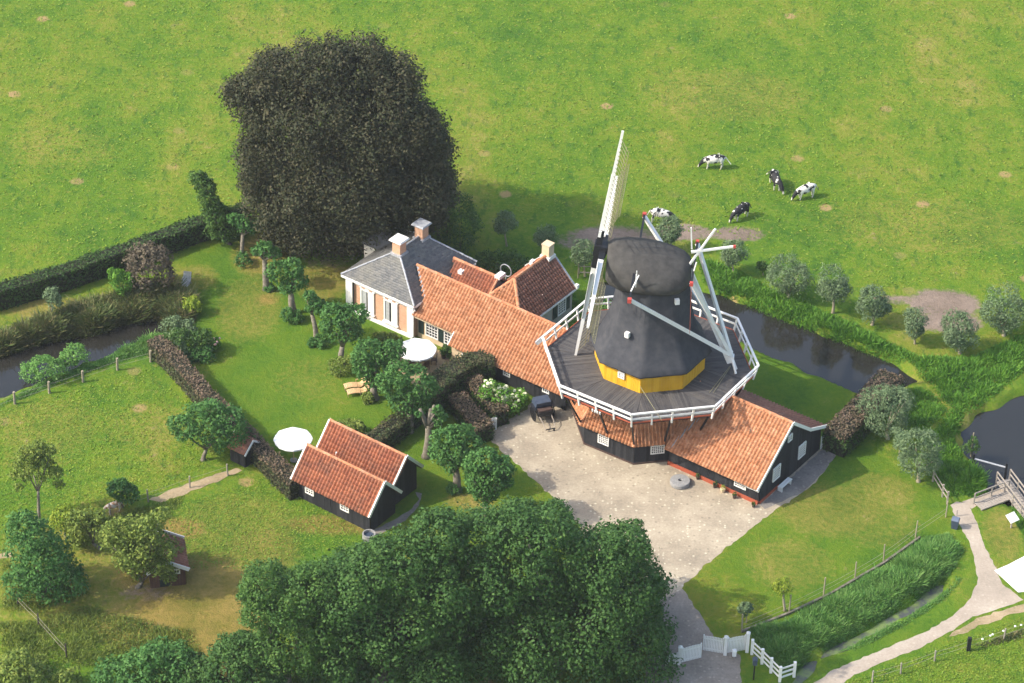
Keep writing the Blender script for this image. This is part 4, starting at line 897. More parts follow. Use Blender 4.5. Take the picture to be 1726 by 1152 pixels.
shrub('thicket_bush', 'leafy bush at the bottom edge beside the dry orchard grass', (280, 1165), [(265, 1105, 1.0), (300, 1110, 1.1), (235, 1130, 1.3), (320, 1140, 1.2), (270, 1145, 1.4), (190, 1145, 1.2)], 'lf_lime', 14000, .26)
shrub('thicket_bush', 'leafy bush in the bottom left corner of the orchard', (40, 1165), [(30, 1125, 1.2), (60, 1140, 1.0), (-5, 1140, 1.2), (110, 1150, .9)], 'lf_orchard', 7000, .26)
# pollarded limes
PG = 'pollarded limes in the garden row'
def pollard(label, base, top_px, lst, n, tr, mt='lf_lime', leaf=.24):
    bs = P(*base); tt = onplane(*top_px, bs, Y)
    return tree('pollard_lime', label, base, lst, mt, n, leaf, tr, 'bark', PG, trunk_top=tt, thick=True, limbs=6)
pollard('slim pollard lime farthest up the row, next to the dark hedge end', (408, 432), (409, 395), [(410, 376, .8), (396, 370, .6), (424, 384, .6)], 2200, .2)
pollard('bare-stemmed pollard lime in the beech shade, second from the far end', (449, 488), (446, 436), [(448, 420, .7), (462, 428, .6), (428, 424, .4)], 1800, .27)
pollard('stocky pollard lime with bright crown, bare beside the beech trunk', (494, 528), (490, 490), [(470, 458, 1.0), (492, 452, .9), (500, 474, 1.0), (484, 484, .7)], 5200, .3)
pollard('thin leaning pollard lime with few leaves left of house front', (534, 574), (526, 530), [(522, 500, .55), (534, 512, .6), (546, 524, .7), (520, 520, .4)], 2200, .22)
pollard('pollard lime with spreading crown in line with the house front', (576, 612), (577, 584), [(560, 530, 1.0), (586, 534, 1.1), (604, 530, .9), (570, 556, 1.1), (592, 560, 1.0), (550, 552, .6)], 8500, .28)
pollard('pollard lime right behind the wooden loungers', (631, 672), (631, 648), [(622, 592, 1.1), (648, 598, 1.1), (664, 590, .9), (616, 620, 1.1), (642, 624, 1.2), (628, 640, .8), (606, 606, .8)], 10500, .33)
pollard('bushy pollard lime between loungers and arched hedge', (690, 728), (690, 696), [(672, 632, 1.2), (698, 642, 1.3), (716, 656, 1.1), (664, 656, 1.1), (690, 672, 1.3), (708, 682, 1.0), (672, 680, .8), (650, 645, .8)], 12500, .3)
po = pollard('pollard lime with tall pale bare trunk right of the twin barns', (719, 770), (722, 716), [(737, 692, .45), (746, 704, .4), (706, 698, .3), (738, 712, .35)], 1300, .32)
stub = MB(); bs = P(719, 770)
for (x, y) in ((708, 690), (726, 690), (742, 706), (732, 684)): e = onplane(x, y, bs, Y) - bs; t0 = onplane(722, 722, bs, Y) - bs; stub.tube([t0, t0 + (e - t0) * .6, e], [.22, .17, .13], 7)
stub.out('limb', M['bark'], po, smooth=True)
pollard('round-crowned pollard lime left of the gravel yard corner', (770, 828), (768, 790), [(752, 742, 1.1), (776, 738, 1.1), (794, 752, 1.0), (744, 764, .9), (768, 762, 1.3), (786, 778, .9), (756, 782, .8)], 12000, .33)
pollard('pollard lime nearest the oak trees beside the gravel', (820, 884), (818, 846), [(800, 782, .9), (822, 776, 1.0), (844, 790, 1.0), (806, 806, 1.1), (832, 812, 1.2), (850, 812, .7), (820, 836, .9), (800, 826, .6)], 12500, .3)
BG = 'clipped bushes at the foot of the limes'
for lab, bx, lst in (('low bush at foot of the farthest pollard lime', (410, 448), [(410, 440, .75)]), ('low bush at foot of the bright-crowned pollard lime', (494, 543), [(485, 530, .6), (498, 536, .65)]),
                     ('low bush at foot of the thin leaning pollard lime', (538, 582), [(542, 576, .6), (528, 580, .4)]), ('round bush at foot of the spreading pollard lime by the house front', (574, 628), [(566, 620, .7), (584, 614, .7), (574, 624, .6)]),
                     ('low bush at foot of the pollard lime behind loungers', (622, 676), [(620, 672, .5)]), ('low bush at foot of the pollard lime left of gravel', (766, 830), [(766, 826, .55)]), ('dark tuft beside the bare-stemmed pollard lime', (436, 428), [(436, 424, .5)]), ('low bush at foot of the bare-stemmed pollard', (453, 490), [(454, 486, .4)])):
    shrub('trunk_bush', lab, bx, lst, 'lf_orchard' if 'spreading' in lab or 'loungers' in lab else 'lf_lime', 1100 * len(lst), .17, BG)
# willows and young trees
WG = 'pollard willows round the meadow'
def willow(label, base, lst, n, tr=.13, mt='lf_willow', leaf=.24, up=.5): return tree('willow_tree', label, base, lst, mt, n, leaf, tr, 'post', WG, updir=up, asp=.33, thick=True)
willow('small willow in the field nearest right of the beech', (854, 415), [(853, 376, 1.0), (846, 384, .6)], 3200, .08)
willow('small willow just behind the yellow kitchen chimney', (924, 425), [(921, 398, 1.0), (912, 404, .7)], 3200, .08)
willow('willow with staked guard between kitchen gable and sails', (986, 466), [(985, 424, 1.1), (978, 434, .8)], 4200, .09)
willow('willow right behind the mill cap by the white cow', (1130, 425), [(1130, 386, 1.1), (1122, 396, 1.0)], 4800, .1)
willow('willow standing beside the tail poles of the mill', (1237, 462), [(1238, 426, 1.15), (1230, 434, .8)], 4800, .09)
willow('wide grey willow first along the canal bank right of the mill', (1330, 505), [(1325, 455, 1.5), (1342, 470, 1.3), (1312, 468, 1.2), (1330, 484, .9)], 9500, .14)
willow('upright willow second along the canal bank', (1404, 528), [(1404, 470, 1.3), (1412, 488, 1.1), (1396, 490, 1.0)], 7500, .13)
willow('round willow third along the canal bank, left of bare earth', (1470, 548), [(1470, 506, 1.3), (1466, 520, 1.2), (1482, 520, .9)], 8000, .13)
willow('slim willow standing at the left side of the bare earth patch', (1542, 580), [(1542, 540, 1.1), (1540, 556, .8)], 4500, .09)
willow('round willow directly below the bare earth patch', (1618, 596), [(1617, 552, 1.4), (1622, 570, 1.3), (1606, 568, .9)], 8500, .14)
willow('big willow at the right picture edge beside the bare earth', (1692, 566), [(1692, 512, 1.7), (1708, 528, 1.3), (1678, 528, 1.2), (1694, 544, 1.0)], 10000, .15)
willow('big pale willow beside the brown hedge end', (1496, 740), [(1484, 680, 1.5), (1508, 678, 1.4), (1494, 704, 1.6), (1478, 712, 1.0), (1510, 712, 1.0)], 13000, .16)
willow('shaggy willow on the lawn near the rail fence', (1548, 812), [(1536, 748, 1.3), (1560, 752, 1.4), (1548, 776, 1.5), (1568, 780, 1.0), (1532, 776, 1.0)], 13000, .16)
willow('thin staked sapling between the two lawn willows', (1516, 772), [(1513, 728, .45), (1517, 742, .45), (1514, 752, .35)], 900, .05)
willow('small yellowish willow with upright shoots on the lawn by the ditch', (1323, 1030), [(1320, 990, .75)], 1500, .1, 'lf_yellow', .2, 1.5)
willow('tiny dark sapling on the canal bank left of the wide willow', (1286, 464), [(1284, 450, .5)], 800, .05, 'lf_dark')
willow('faint small willow bush on the lawn near the white gate', (1258, 1050), [(1257, 1028, .55)], 900, .04)
# garden left
tree('leaning_tree', 'tall narrow green tree leaning left at the far hedge end', (388, 412), [(334, 304, .75), (346, 316, .8), (350, 336, .8), (356, 352, .9), (366, 366, 1.1), (378, 386, 1.2), (360, 386, .9)], 'lf_dark', 11000, .24, .16, 'bark_dark')
shrub('purple_shrub', 'large purplish brown shrub in front of the dark hedge', (252, 494), [(246, 432, 1.2), (266, 438, 1.1), (228, 438, .9), (250, 456, 1.5), (274, 462, 1.0), (232, 466, .9)], 'lf_purple', 9000, .24)
shrub('lime_shrub', 'spiky bright lime shrub left of the purple shrub', (202, 506), [(196, 466, .6), (206, 478, .9), (216, 470, .5), (188, 458, .3)], 'lf_bright', 2600, .3, updir=1.2, asp=.3)
willow('small silvery tree on the strip between hedge and left ditch', (88, 540), [(88, 498, .7), (92, 510, .7)], 2000, .07)
for lab, bx, lst, mt in (('yellow flowering shrub at the edge of the round lawn', (326, 528), [(325, 516, .7)], 'lf_yellow'), ('dark shrub in the bed beside long hedge', (330, 595), [(322, 578, .9), (345, 572, .8), (305, 570, .8)], 'lf_dark'),
                         ('grey-leaved shrub at the corner of the flower bed', (300, 605), [(300, 590, .8)], 'lf_willow'), ('low shrub by the end of long hedge', (345, 606), [(345, 598, .8), (325, 604, .6)], 'lf_lime'),
                         ('low green shrub on the pond bank by the hedge tip', (285, 566), [(290, 552, .9), (315, 556, .8)], 'lf_willow'),
                         ('leafy bush above the near bank of the left ditch', (128, 616), [(128, 598, .9), (116, 606, .7)], 'lf_reed'), ('wide leafy bush on the near bank at the left ditch bend', (78, 638), [(72, 620, 1.0), (95, 622, .8), (52, 632, .8)], 'lf_reed'),
                         ('dark shrubbery against the back wall of the outhouse', (855, 458), [(838, 446, 1.0), (862, 446, 1.0), (880, 452, .8), (818, 440, .8)], 'lf_dark'),
                         ('tall dark bush at the foot of the beech, right side', (778, 430), [(774, 352, 1.3), (782, 380, 1.5), (772, 408, 1.5), (764, 430, 1.0)], 'lf_dark'),
                         ('shrub with pale flowers under the house front windows', (655, 588), [(640, 572, .6), (655, 576, .7), (672, 586, .6)], 'lf_orchard'), ('dark potted shrub by the terrace steps', (757, 600), [(755, 592, .5)], 'lf_dark'),
                         ('feathery shrub behind the farther twin barn', (585, 735), [(580, 724, .8), (600, 722, .6)], 'lf_orchard'),
                         ('green bush by the back kitchen wall', (962, 514), [(962, 506, .5)], 'lf_bright')):
    shrub('garden_shrub', lab, bx, lst, mt, 1800 * len(lst), .19)
# orchard
OG = 'orchard trees at lower left'
def orch(label, base, lst, n, tr, mt='lf_orchard', leaf=.24, **k): return tree('fruit_tree', label, base, lst, mt, n, leaf, tr, 'bark', OG, **k)
orch('leafy fruit tree beside the tiny hut and long hedge', (342, 776), [(330, 705, 1.1), (356, 700, 1.2), (382, 712, 1.3), (312, 722, 1.0), (345, 724, 1.3), (398, 734, 1.0), (298, 716, .7), (370, 738, 1.1)], 13000, .17, 'lf_lime')
orch('thin see-through fruit tree at the left edge', (66, 882), [(50, 766, .55), (66, 752, .5), (82, 760, .5), (34, 784, .5), (54, 786, .6), (74, 784, .5), (92, 798, .5), (24, 802, .4), (44, 804, .45), (70, 806, .45), (98, 818, .4), (30, 822, .35), (56, 768, .9)], 5200, .13, leaf=.2, cull=.2, shell=.9)
orch('small round fruit bush by the brown goat', (206, 856), [(200, 826, .8), (214, 834, .8), (206, 818, .5)], 3200, .08, 'lf_lime')
orch('yellow-green young fruit tree above the dark apple tree', (110, 905), [(108, 866, .7), (100, 880, .7), (120, 884, .6)], 2200, .08, 'lf_yellow', .2)
orch('old spreading apple tree covering the brown shed', (232, 990), [(208, 896, 1.2), (240, 890, 1.0), (262, 905, 1.0), (225, 920, 1.4), (250, 935, 1.3), (190, 905, 1.0), (230, 950, 1.2), (262, 952, .9), (215, 940, .9), (270, 870, .7), (282, 928, .8), (278, 955, .9), (284, 972, .6)], 12000, .18, cull=.35, shell=.8)
orch('dark green apple tree at the left edge of the orchard', (72, 1010), [(40, 890, 1.2), (62, 905, 1.2), (40, 925, 1.3), (78, 935, 1.4), (60, 960, 1.5), (100, 965, 1.3), (40, 980, 1.2), (120, 985, 1.1), (85, 990, 1.2)], 20000, .2, 'lf_lime')
orch('low crooked apple tree with bare limb between its neighbours', (168, 925), [(140, 880, 1.0), (165, 880, .8), (130, 905, .9)], 3600, .14, cull=.2, shell=.9)

# ---- hedges
def hedge(label, pix, width, height, mt, dens=60, leaf=.2, top_mt=None, group=None, rnd=.25):
    pts = [P(*p) for p in pix]; base = pts[0]; o = thing('hedge', label, 'hedge', base, 0, group)
    n = len(pts); L = []; Rr = []
    for i, p in enumerate(pts):
        d = pts[min(i + 1, n - 1)] - pts[max(i - 1, 0)]; d /= np.linalg.norm(d); s = np.array([-d[1], d[0], 0]); L.append(p + s * width / 2); Rr.append(p - s * width / 2)
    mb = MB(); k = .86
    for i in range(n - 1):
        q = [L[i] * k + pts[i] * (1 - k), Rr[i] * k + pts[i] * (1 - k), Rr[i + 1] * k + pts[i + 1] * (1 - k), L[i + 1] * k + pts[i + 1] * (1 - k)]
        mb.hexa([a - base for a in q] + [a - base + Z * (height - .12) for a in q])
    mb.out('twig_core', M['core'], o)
    pos, nr = [], []
    for i in range(n - 1):
        a, b_ = pts[i], pts[i + 1]; ln = np.linalg.norm(b_ - a); d = (b_ - a) / ln; s = np.array([-d[1], d[0], 0])
        N = int(ln * width * dens * 1.3); t = rng.random(N); u = rng.uniform(-.5, .5, N) * width
        zz = height + rng.normal(0, .07, N) - np.clip(np.abs(u) / (width / 2) - .7, 0, 1) * rnd
        pos.append(a + d * (t * ln)[:, None] + s * u[:, None] + Z * zz[:, None]); nr.append(np.tile(Z, (N, 1)) + rng.normal(size=(N, 3)) * .45)
        for sg in (-1, 1):
            N = int(ln * height * dens); t = rng.random(N); z = rng.random(N) * height
            pos.append(a + d * (t * ln)[:, None] + s * (sg * width / 2 + rng.normal(0, .06, N) * 1)[:, None] + Z * z[:, None]); nr.append(np.tile(s * sg, (N, 1)) + rng.normal(size=(N, 3)) * .5)
    for e, dd in ((pts[0], pts[0] - pts[1]), (pts[-1], pts[-1] - pts[-2])):
        dd = dd / np.linalg.norm(dd); s = np.array([-dd[1], dd[0], 0]); N = int(width * height * dens)
        pos.append(e + s * (rng.uniform(-.5, .5, N) * width)[:, None] + Z * (rng.random(N) * height)[:, None] + dd * rng.normal(0, .05, N)[:, None]); nr.append(np.tile(dd, (N, 1)) + rng.normal(size=(N, 3)) * .5)
    pos = np.concatenate(pos); nr = np.concatenate(nr); nr /= np.linalg.norm(nr, axis=1, keepdims=True)
    pos = pos + (rng.normal(size=pos.shape) * .03); pos[:, 2] += .12 * np.sin(pos[:, 0] * .9) * np.sin(pos[:, 1] * 1.1) * (pos[:, 2] > .5 * height)
    v = leaf_verts(pos - base, nr, leaf * rng.uniform(.6, 1.4, len(pos))); mid = None; mats = [M[mt]]
    if top_mt: mats.append(M[top_mt]); mid = (pos[:, 2] > height * .8).astype(int)
    link('foliage', np_mesh('foliage', v, np.arange(len(v)).reshape(-1, 4), mats, mid), o); return o
hedge('long dark green field hedge running to the beech at upper left', [(-30, 525), (100, 487), (220, 445), (330, 404), (418, 378)], 1.5, 1.9, 'lf_hedge', 55, .22)
hedge('long brown-topped hedge between orchard and round lawn', [(262, 598), (300, 632), (350, 690), (400, 740), (440, 782), (500, 840)], 1.25, 1.75, 'lf_brownmix', 70, .19, 'lf_brown')
hedge('low brown-topped hedge from the farther barn to the bushy lime', [(628, 765), (665, 738), (705, 706)], 1.5, 1.5, 'lf_hedge', 70, .19, 'lf_brownmix')
hedge('tall curved hedge arching in front of the cream wall', [(712, 706), (738, 680), (770, 655), (805, 640), (832, 640)], 2.0, 2.3, 'lf_hedge', 70, .2, 'lf_brownmix')
hedge('left one of the two hedges flanking the walk to the white gate', [(770, 690), (797, 722), (818, 746)], 1.5, 1.5, 'lf_hedge', 75, .19, 'lf_brown')
hedge('right one of the two hedges flanking the walk, beside the hydrangeas', [(794, 660), (822, 692), (846, 718)], 1.3, 1.5, 'lf_hedge', 75, .19, 'lf_brown')
hedge('brown and dark hedge between annex gable and canal', [(1404, 765), (1432, 738), (1466, 702), (1500, 664)], 2.1, 2.1, 'lf_hedge', 70, .21, 'lf_brown')
hedge('short clipped bright hedge behind the mill near the canal', [(1010, 560), (1030, 520)], 1.0, 1.0, 'lf_bright', 70, .17)

# ---- hydrangeas with cream heads
def flowers(o, base_px, lst, n, r, mt):
    base = P(*base_px); lb = px_lobes(base, lst, False, 0)
    wts = [l[3] ** 2 for l in lb]
    for i in range(n):
        x, y, z, q = random.choices(lb, wts)[0]; d = np.array([random.gauss(0, .6), random.gauss(-.5, .6), abs(random.gauss(.7, .5))]); d /= np.linalg.norm(d)
        p = np.array([x, y, z]) + d * q * 1.06 - base; rr = r * random.uniform(.75, 1.25)
        MB().lathe(p, [(rr * .5, -rr * .7), (rr * .95, -rr * .3), (rr, .1 * rr), (rr * .75, rr * .6), (rr * .25, rr * .85)], 7).out('flower_head', M[mt], o)
hyd = shrub('hydrangea_bush', 'hydrangea bushes with many cream flower heads against the black wing wall', (855, 690), [(822, 660, .7), (838, 662, .8), (852, 672, .9), (868, 676, .9), (842, 680, .7), (862, 688, .8), (826, 650, .5), (880, 668, .5)], 'lf_bright', 9000, .2)
flowers(hyd, (855, 690), [(822, 660, .7), (838, 662, .8), (852, 672, .9), (868, 676, .9), (842, 680, .7), (862, 688, .8), (826, 650, .5), (880, 668, .5)], 62, .17, 'petal')
fb = shrub('rose_bed', 'pink flowering clump at the tip of the flower bed', (364, 588), [(362, 578, .5), (356, 584, .5)], 'lf_bright', 1600, .15); flowers(fb, (364, 588), [(362, 578, .5), (356, 584, .5)], 10, .12, 'petal_pink')
fb = shrub('rose_bed', 'flowering clump by the house plinth', (640, 586), [(636, 576, .5), (648, 580, .5)], 'lf_lime', 1600, .15); flowers(fb, (640, 586), [(636, 576, .5), (648, 580, .5)], 14, .11, 'petal_pink')

# ---- grass, reeds, herbs (uncountable)
def blades(name, label, regions, mt, hscale=1.0):
    pos, hh, ww, ed = [], [], [], []
    for pix, n, h, wd in regions:
        g = np.array(gpoly(pix)); lo, hi = g[:, :2].min(0), g[:, :2].max(0); x = rng.uniform(lo[0], hi[0], n * 3); y = rng.uniform(lo[1], hi[1], n * 3)
        k = inpoly(list(map(tuple, g)), x, y); x, y = x[k][:n], y[k][:n]; pos.append(np.stack([x, y], 1)); hh.append(np.full(len(x), h)); ww.append(np.full(len(x), wd)); ed.append(np.clip(sdf(list(map(tuple, g)), x, y) / 1.1 + .15, .15, 1))
    pos = np.concatenate(pos); hh = np.concatenate(hh); ww = np.concatenate(ww)
    z = np.zeros(len(pos)); dm = np.full(len(pos), -9.0)
    for wp in WATERS:
        d = sdf(wp, pos[:, 0], pos[:, 1]); dm = np.maximum(dm, d); t = np.clip((d + .7) / 1.3, 0, 1); z -= t * t * (3 - 2 * t)
    k = dm < .25; hh = hh * np.concatenate(ed)
    pos, hh, ww, z = pos[k], hh[k], ww[k], z[k]; N = len(pos)
    an = rng.random(N) * 6.283; h = hh * rng.uniform(.5, 1.25, N); w_ = ww * rng.uniform(.7, 1.3, N)
    sx, sy = np.cos(an) * w_ / 2, np.sin(an) * w_ / 2; hn = np.sin(pos[:, 0] * 1.3 + np.sin(pos[:, 1] * .9) * 2) * np.sin(pos[:, 1] * 1.7 + np.sin(pos[:, 0] * .8)); h = h * (1 + .45 * hn); ln = rng.normal(0, .55, (N, 2)) * h[:, None]
    b = np.column_stack([pos, z - .03]); v = np.empty((N, 4, 3))
    v[:, 0] = b + np.column_stack([-sx, -sy, np.zeros(N)]); v[:, 1] = b + np.column_stack([sx, sy, np.zeros(N)])
    tp = b + np.column_stack([ln, h]); v[:, 2] = tp + np.column_stack([sx, sy, np.zeros(N)]) * .35; v[:, 3] = tp - np.column_stack([sx, sy, np.zeros(N)]) * .35
    link(name, np_mesh(name, v.reshape(-1, 3), np.arange(N * 4).reshape(-1, 4), [M[mt]]), None, kind='stuff', label=label, cat='plants')
blades('reed_bed', 'dense reeds filling the ditch beside the curving path', [
    ([(1255, 1060), (1330, 1045), (1400, 1005), (1490, 955), (1560, 905), (1600, 900), (1625, 930), (1600, 972), (1540, 1008), (1460, 1054), (1400, 1088), (1355, 1120), (1325, 1135), (1280, 1095)], 60000, .58, .07),
    ([(1410, 1090), (1500, 1050), (1570, 1010), (1612, 970), (1625, 975), (1590, 1015), (1520, 1060), (1440, 1098)], 12000, .45, .06)], 'lf_reed')
blades('canal_herbs', 'tall herbs and nettles on the canal bank right of the mill', [
    ([(1170, 430), (1240, 452), (1330, 500), (1440, 545), (1550, 600), (1640, 600), (1726, 560), (1760, 600), (1690, 660), (1630, 700), (1612, 740), (1640, 790), (1660, 830), (1600, 840), (1560, 800), (1560, 740), (1600, 690), (1560, 645), (1530, 612), (1440, 592), (1310, 540), (1190, 492)], 60000, .42, .10),
    ([(1500, 660), (1560, 650), (1600, 690), (1560, 740), (1530, 740)], 6000, .35, .08), ([(1640, 770), (1665, 800), (1668, 826), (1640, 840), (1610, 830), (1620, 780)], 7000, .6, .09), ([(1700, 838), (1726, 860), (1740, 930), (1710, 880)], 3000, .5, .08)], 'lf_bright')
blades('bank_herbs', 'mixed dark herbs and flowering weeds on the far bank of the left ditch', [
    ([(-20, 572), (60, 545), (130, 520), (220, 490), (300, 482), (335, 505), (328, 545), (290, 556), (262, 540), (210, 543), (160, 562), (70, 576), (-20, 602)], 110000, .75, .11)], 'lf_bank')
blades('ditch_grass', 'long grass on the near bank of the left ditch', [
    ([(-20, 690), (60, 648), (130, 618), (200, 592), (262, 572), (262, 600), (190, 615), (100, 648), (0, 690)], 18000, .35, .06), ([(190, 592), (250, 562), (300, 560), (280, 580), (210, 600)], 8000, .5, .08)], 'lf_reed')
blades('wild_flowers', 'strip of rough grass with white flowers along the lower right fence', [([(1640, 1088), (1690, 1072), (1726, 1058), (1726, 1075), (1660, 1094)], 1600, .4, .15)], 'lf_bank')
blades('orchard_weeds', 'rough weeds under the orchard trees', [([(-10, 1050), (150, 1020), (330, 1060), (350, 1110), (200, 1130), (0, 1120)], 14000, .25, .07), ([(150, 880), (250, 850), (320, 830), (300, 860), (180, 900)], 4000, .3, .07), ([(0, 940), (60, 960), (160, 1000), (60, 1040), (0, 1030)], 6000, .25, .07)], 'lf_orchard')
def clumps(name, label, regions, mt):
    pos, sz = [], []
    for pix, n, size in regions:
        g = np.array(gpoly(pix)); lo, hi = g[:, :2].min(0), g[:, :2].max(0); x = rng.uniform(lo[0], hi[0], n * 3); y = rng.uniform(lo[1], hi[1], n * 3)
        k = inpoly(list(map(tuple, g)), x, y); x, y = x[k][:n], y[k][:n]; N = len(x)
        pos.append(np.column_stack([x, y, rng.uniform(.01, .07, N)])); sz.append(size * rng.uniform(.5, 1.5, N))
    pos = np.concatenate(pos); sz = np.concatenate(sz); nr = rng.normal(size=pos.shape) * .35 + Z; nr /= np.linalg.norm(nr, axis=1, keepdims=True)
    link(name, np_mesh(name, leaf_verts(pos, nr, sz, .5), np.arange(len(pos) * 4).reshape(-1, 4), [M[mt]]), None, kind='stuff', label=label, cat='plants')
clumps('pasture_tufts', 'short grass clumps scattered over the pasture', [([(-20, -10), (1750, -10), (1750, 480), (1640, 470), (1500, 490), (1300, 440), (1230, 400), (980, 370), (800, 350), (420, 370), (-20, 500)], 26000, .22),
    ([(-20, 700), (250, 620), (400, 760), (250, 840), (-20, 920)], 7000, .16), ([(280, 860), (480, 790), (620, 910), (420, 960), (300, 960)], 5000, .15), ([(1400, 1160), (1726, 1040), (1726, 1160)], 4000, .15)], 'lf_grass')

# ------------------------------------------------------------------ COWS AND GOAT
def beast(name, label, cat, px, py, heading, mt, scale=1.0, group=None, tail=(-.25, 0.0), turn=0.0, horn=False):
    V_ = []; E_ = []; R_ = []
    def add(p, r, par=None):
        V_.append(p); R_.append(r if isinstance(r, tuple) else (r, r))
        if par is not None: E_.append((par, len(V_) - 1))
        return len(V_) - 1
    hip = add((-.62, 0, 1.08), (.32, .33)); rump = add((-.88, 0, 1.1), (.2, .26), hip)
    m1 = add((-.2, 0, 1.0), (.36, .40), hip); m2 = add((.2, 0, .99), (.36, .40), m1); ch = add((.55, 0, 1.04), (.30, .37), m2)
    nk = add((.86, turn * .3, .92), (.16, .24), ch); n2 = add((1.06, turn * .6, .66), (.13, .19), nk); hd = add((1.2, turn * .85, .42), (.12, .15), n2); mz_ = add((1.32, turn, .20), (.09, .10), hd); add((1.38, turn * 1.05, .09), (.08, .075), mz_)
    for s in (-1, 1):
        a = add((.52, s * .2, .74), (.12, .14), ch); b_ = add((.54, s * .2, .44), (.075, .085), a); c_ = add((.52 + s * .08, s * .19, .08), (.05, .05), b_); add((.54 + s * .08, s * .19, .0), (.06, .06), c_)
        a = add((-.60, s * .22, .78), (.14, .19), hip); b_ = add((-.72 + s * .05, s * .21, .47), (.075, .10), a); c_ = add((-.70 + s * .08, s * .2, .1), (.05, .055), b_); add((-.67 + s * .08, s * .2, .0), (.06, .06), c_)
        add((1.1, turn * .8 + s * .20, .60), (.035, .05), n2)
    t1 = add((-1.0, 0, 1.12), (.05, .05), rump); t2 = add((-1.03 + tail[0] * .4, tail[1] * .5, .85), (.035, .035), t1); add((-1.05 + tail[0], tail[1], .5), (.05, .05), t2)
    add((-.45, 0, .66), (.12, .1), m1)
    me = bpy.data.meshes.new(name); me.from_pydata(V_, E_, []); o = link(name, me, None, P(px, py), None, label, cat, group)
    o.rotation_euler = (0, 0, heading); o.scale = (scale,) * 3
    sk = o.modifiers.new('skin', 'SKIN'); sk.use_smooth_shade = True
    for i, d in enumerate(me.skin_vertices[0].data): d.radius = R_[i]; d.use_root = (i == 2)
    ss = o.modifiers.new('subdivide', 'SUBSURF'); ss.levels = 1; ss.render_levels = 2
    # bake the modifiers into one continuous mesh
    dg = bpy.context.evaluated_depsgraph_get(); ev = o.evaluated_get(dg); nm = bpy.data.meshes.new_from_object(ev)
    o.modifiers.clear(); o.data = nm; nm.materials.clear(); nm.materials.append(M[mt])
    nm.polygons.foreach_set('use_smooth', [True] * len(nm.polygons)); nm.polygons.foreach_set('material_index', [0] * len(nm.polygons))
    return o
CG = 'dairy cows grazing in the meadow'
beast('cow', 'white cow with black head and tail flicked out, farthest left at the top of herd', 'cow', 1203, 284, rad(180), 'cow_white', 1.02, CG, (-.45, .15))
beast('cow', 'black cow seen end-on with white forelegs, facing the camera', 'cow', 1306, 316, rad(-78), 'cow_black', 1.05, CG, (-.3, -.4), .35)
beast('cow', 'white cow with black patches grazing at the right of the herd', 'cow', 1357, 334, rad(205), 'cow_white', 1.0, CG)
beast('cow', 'black cow with white rump spot grazing toward the lower left', 'cow', 1248, 368, rad(222), 'cow_black', 1.0, CG)
beast('cow', 'white cow with black head standing at the grey earth behind the mill', 'cow', 1114, 375, rad(-4), 'cow_white', 1.0, CG)
beast('goat', 'small brown and white goat by the round fruit bush', 'goat', 192, 862, rad(195), 'goat', .62)

# ------------------------------------------------------------------ SMALL OBJECTS
def parasol(label, px, py, R, group, ph):
    c = P(px, py, 2.2); o = thing('parasol', label, 'parasol', (c[0], c[1], 0), ph, group)
    v = [(0, 0, 2.62)]; n = 8; f = []
    for r, z in ((.55, .60), (1.0, .0)):
        for i in range(n * 2):
            a = math.pi * i / n; k = 1 if i % 2 == 0 else .965; v.append((R * r * k * math.cos(a), R * r * k * math.sin(a), 2.1 + .5 * z * .78 - (0 if i % 2 == 0 else .03)))
    for i in range(n * 2):
        v.append((v[17 + i][0], v[17 + i][1], v[17 + i][2] - .13))
    for i in range(n * 2):
        j = (i + 1) % (n * 2); f.append((0, 1 + i, 1 + j)); f.append((1 + i, 17 + i, 17 + j, 1 + j)); f.append((17 + i, 33 + i, 33 + j, 17 + j))
    me = bpy.data.meshes.new('canopy'); me.from_pydata(v, [], f); me.materials.append(M['canvas']); link('canopy', me, o)
    MB().tube([(0, 0, 0), (0, 0, 2.68)], [.035, .03], 8).out('pole', M['wood'], o); MB().lathe((0, 0, 0), [(.3, .0), (.3, .07), (.1, .1)], 12).out('foot', M['stone'], o)
    for i in range(n):
        a = 2 * math.pi * i / n; MB().beam((0, 0, 2.54), (R * .97 * math.cos(a), R * .97 * math.sin(a), 2.05), .03, .03).out('rib', M['wood'], o)
PGp = 'white garden parasols'
parasol('white octagonal parasol over the terrace by the house', 703, 587, 1.58, PGp, rad(10))
parasol('white octagonal parasol on the lawn edge beside the twin barns', 494, 738, 1.5, PGp, rad(5))
def table_set(px, py):
    c = P(px, py); t = thing('patio_table', 'round dark patio table under the terrace parasol', 'table', c)
    MB().lathe((0, 0, .70), [(.55, 0), (.57, .03), (.55, .05)], 18).out('tabletop', M['old_wood'], t)
    for i in range(4): a = rad(45 + 90 * i); MB().beam((.4 * math.cos(a), .4 * math.sin(a), 0), (.3 * math.cos(a), .3 * math.sin(a), .7), .05, .05).out('leg', M['old_wood'], t)
    for lab, a in (('dark patio chair on the left of the terrace table', 200), ('dark patio chair in front of the terrace table', 290), ('dark patio chair on the right of the terrace table', 355)):
        q = c + np.array([math.cos(rad(a)), math.sin(rad(a)), 0]) * .95; ch_ = thing('patio_chair', lab, 'chair', q, rad(a + 90), 'chairs round the terrace table')
        MB().box((0, 0, .44), (.46, .46, .05)).out('seat', M['pot'], ch_); MB().box((0, -.22, .75), (.44, .04, .45)).out('backrest', M['pot'], ch_)
        for sx in (-.2, .2):
            for sy in (-.2, .2): MB().box((sx, sy, .21), (.04, .04, .42)).out('leg', M['pot'], ch_)
table_set(712, 612)
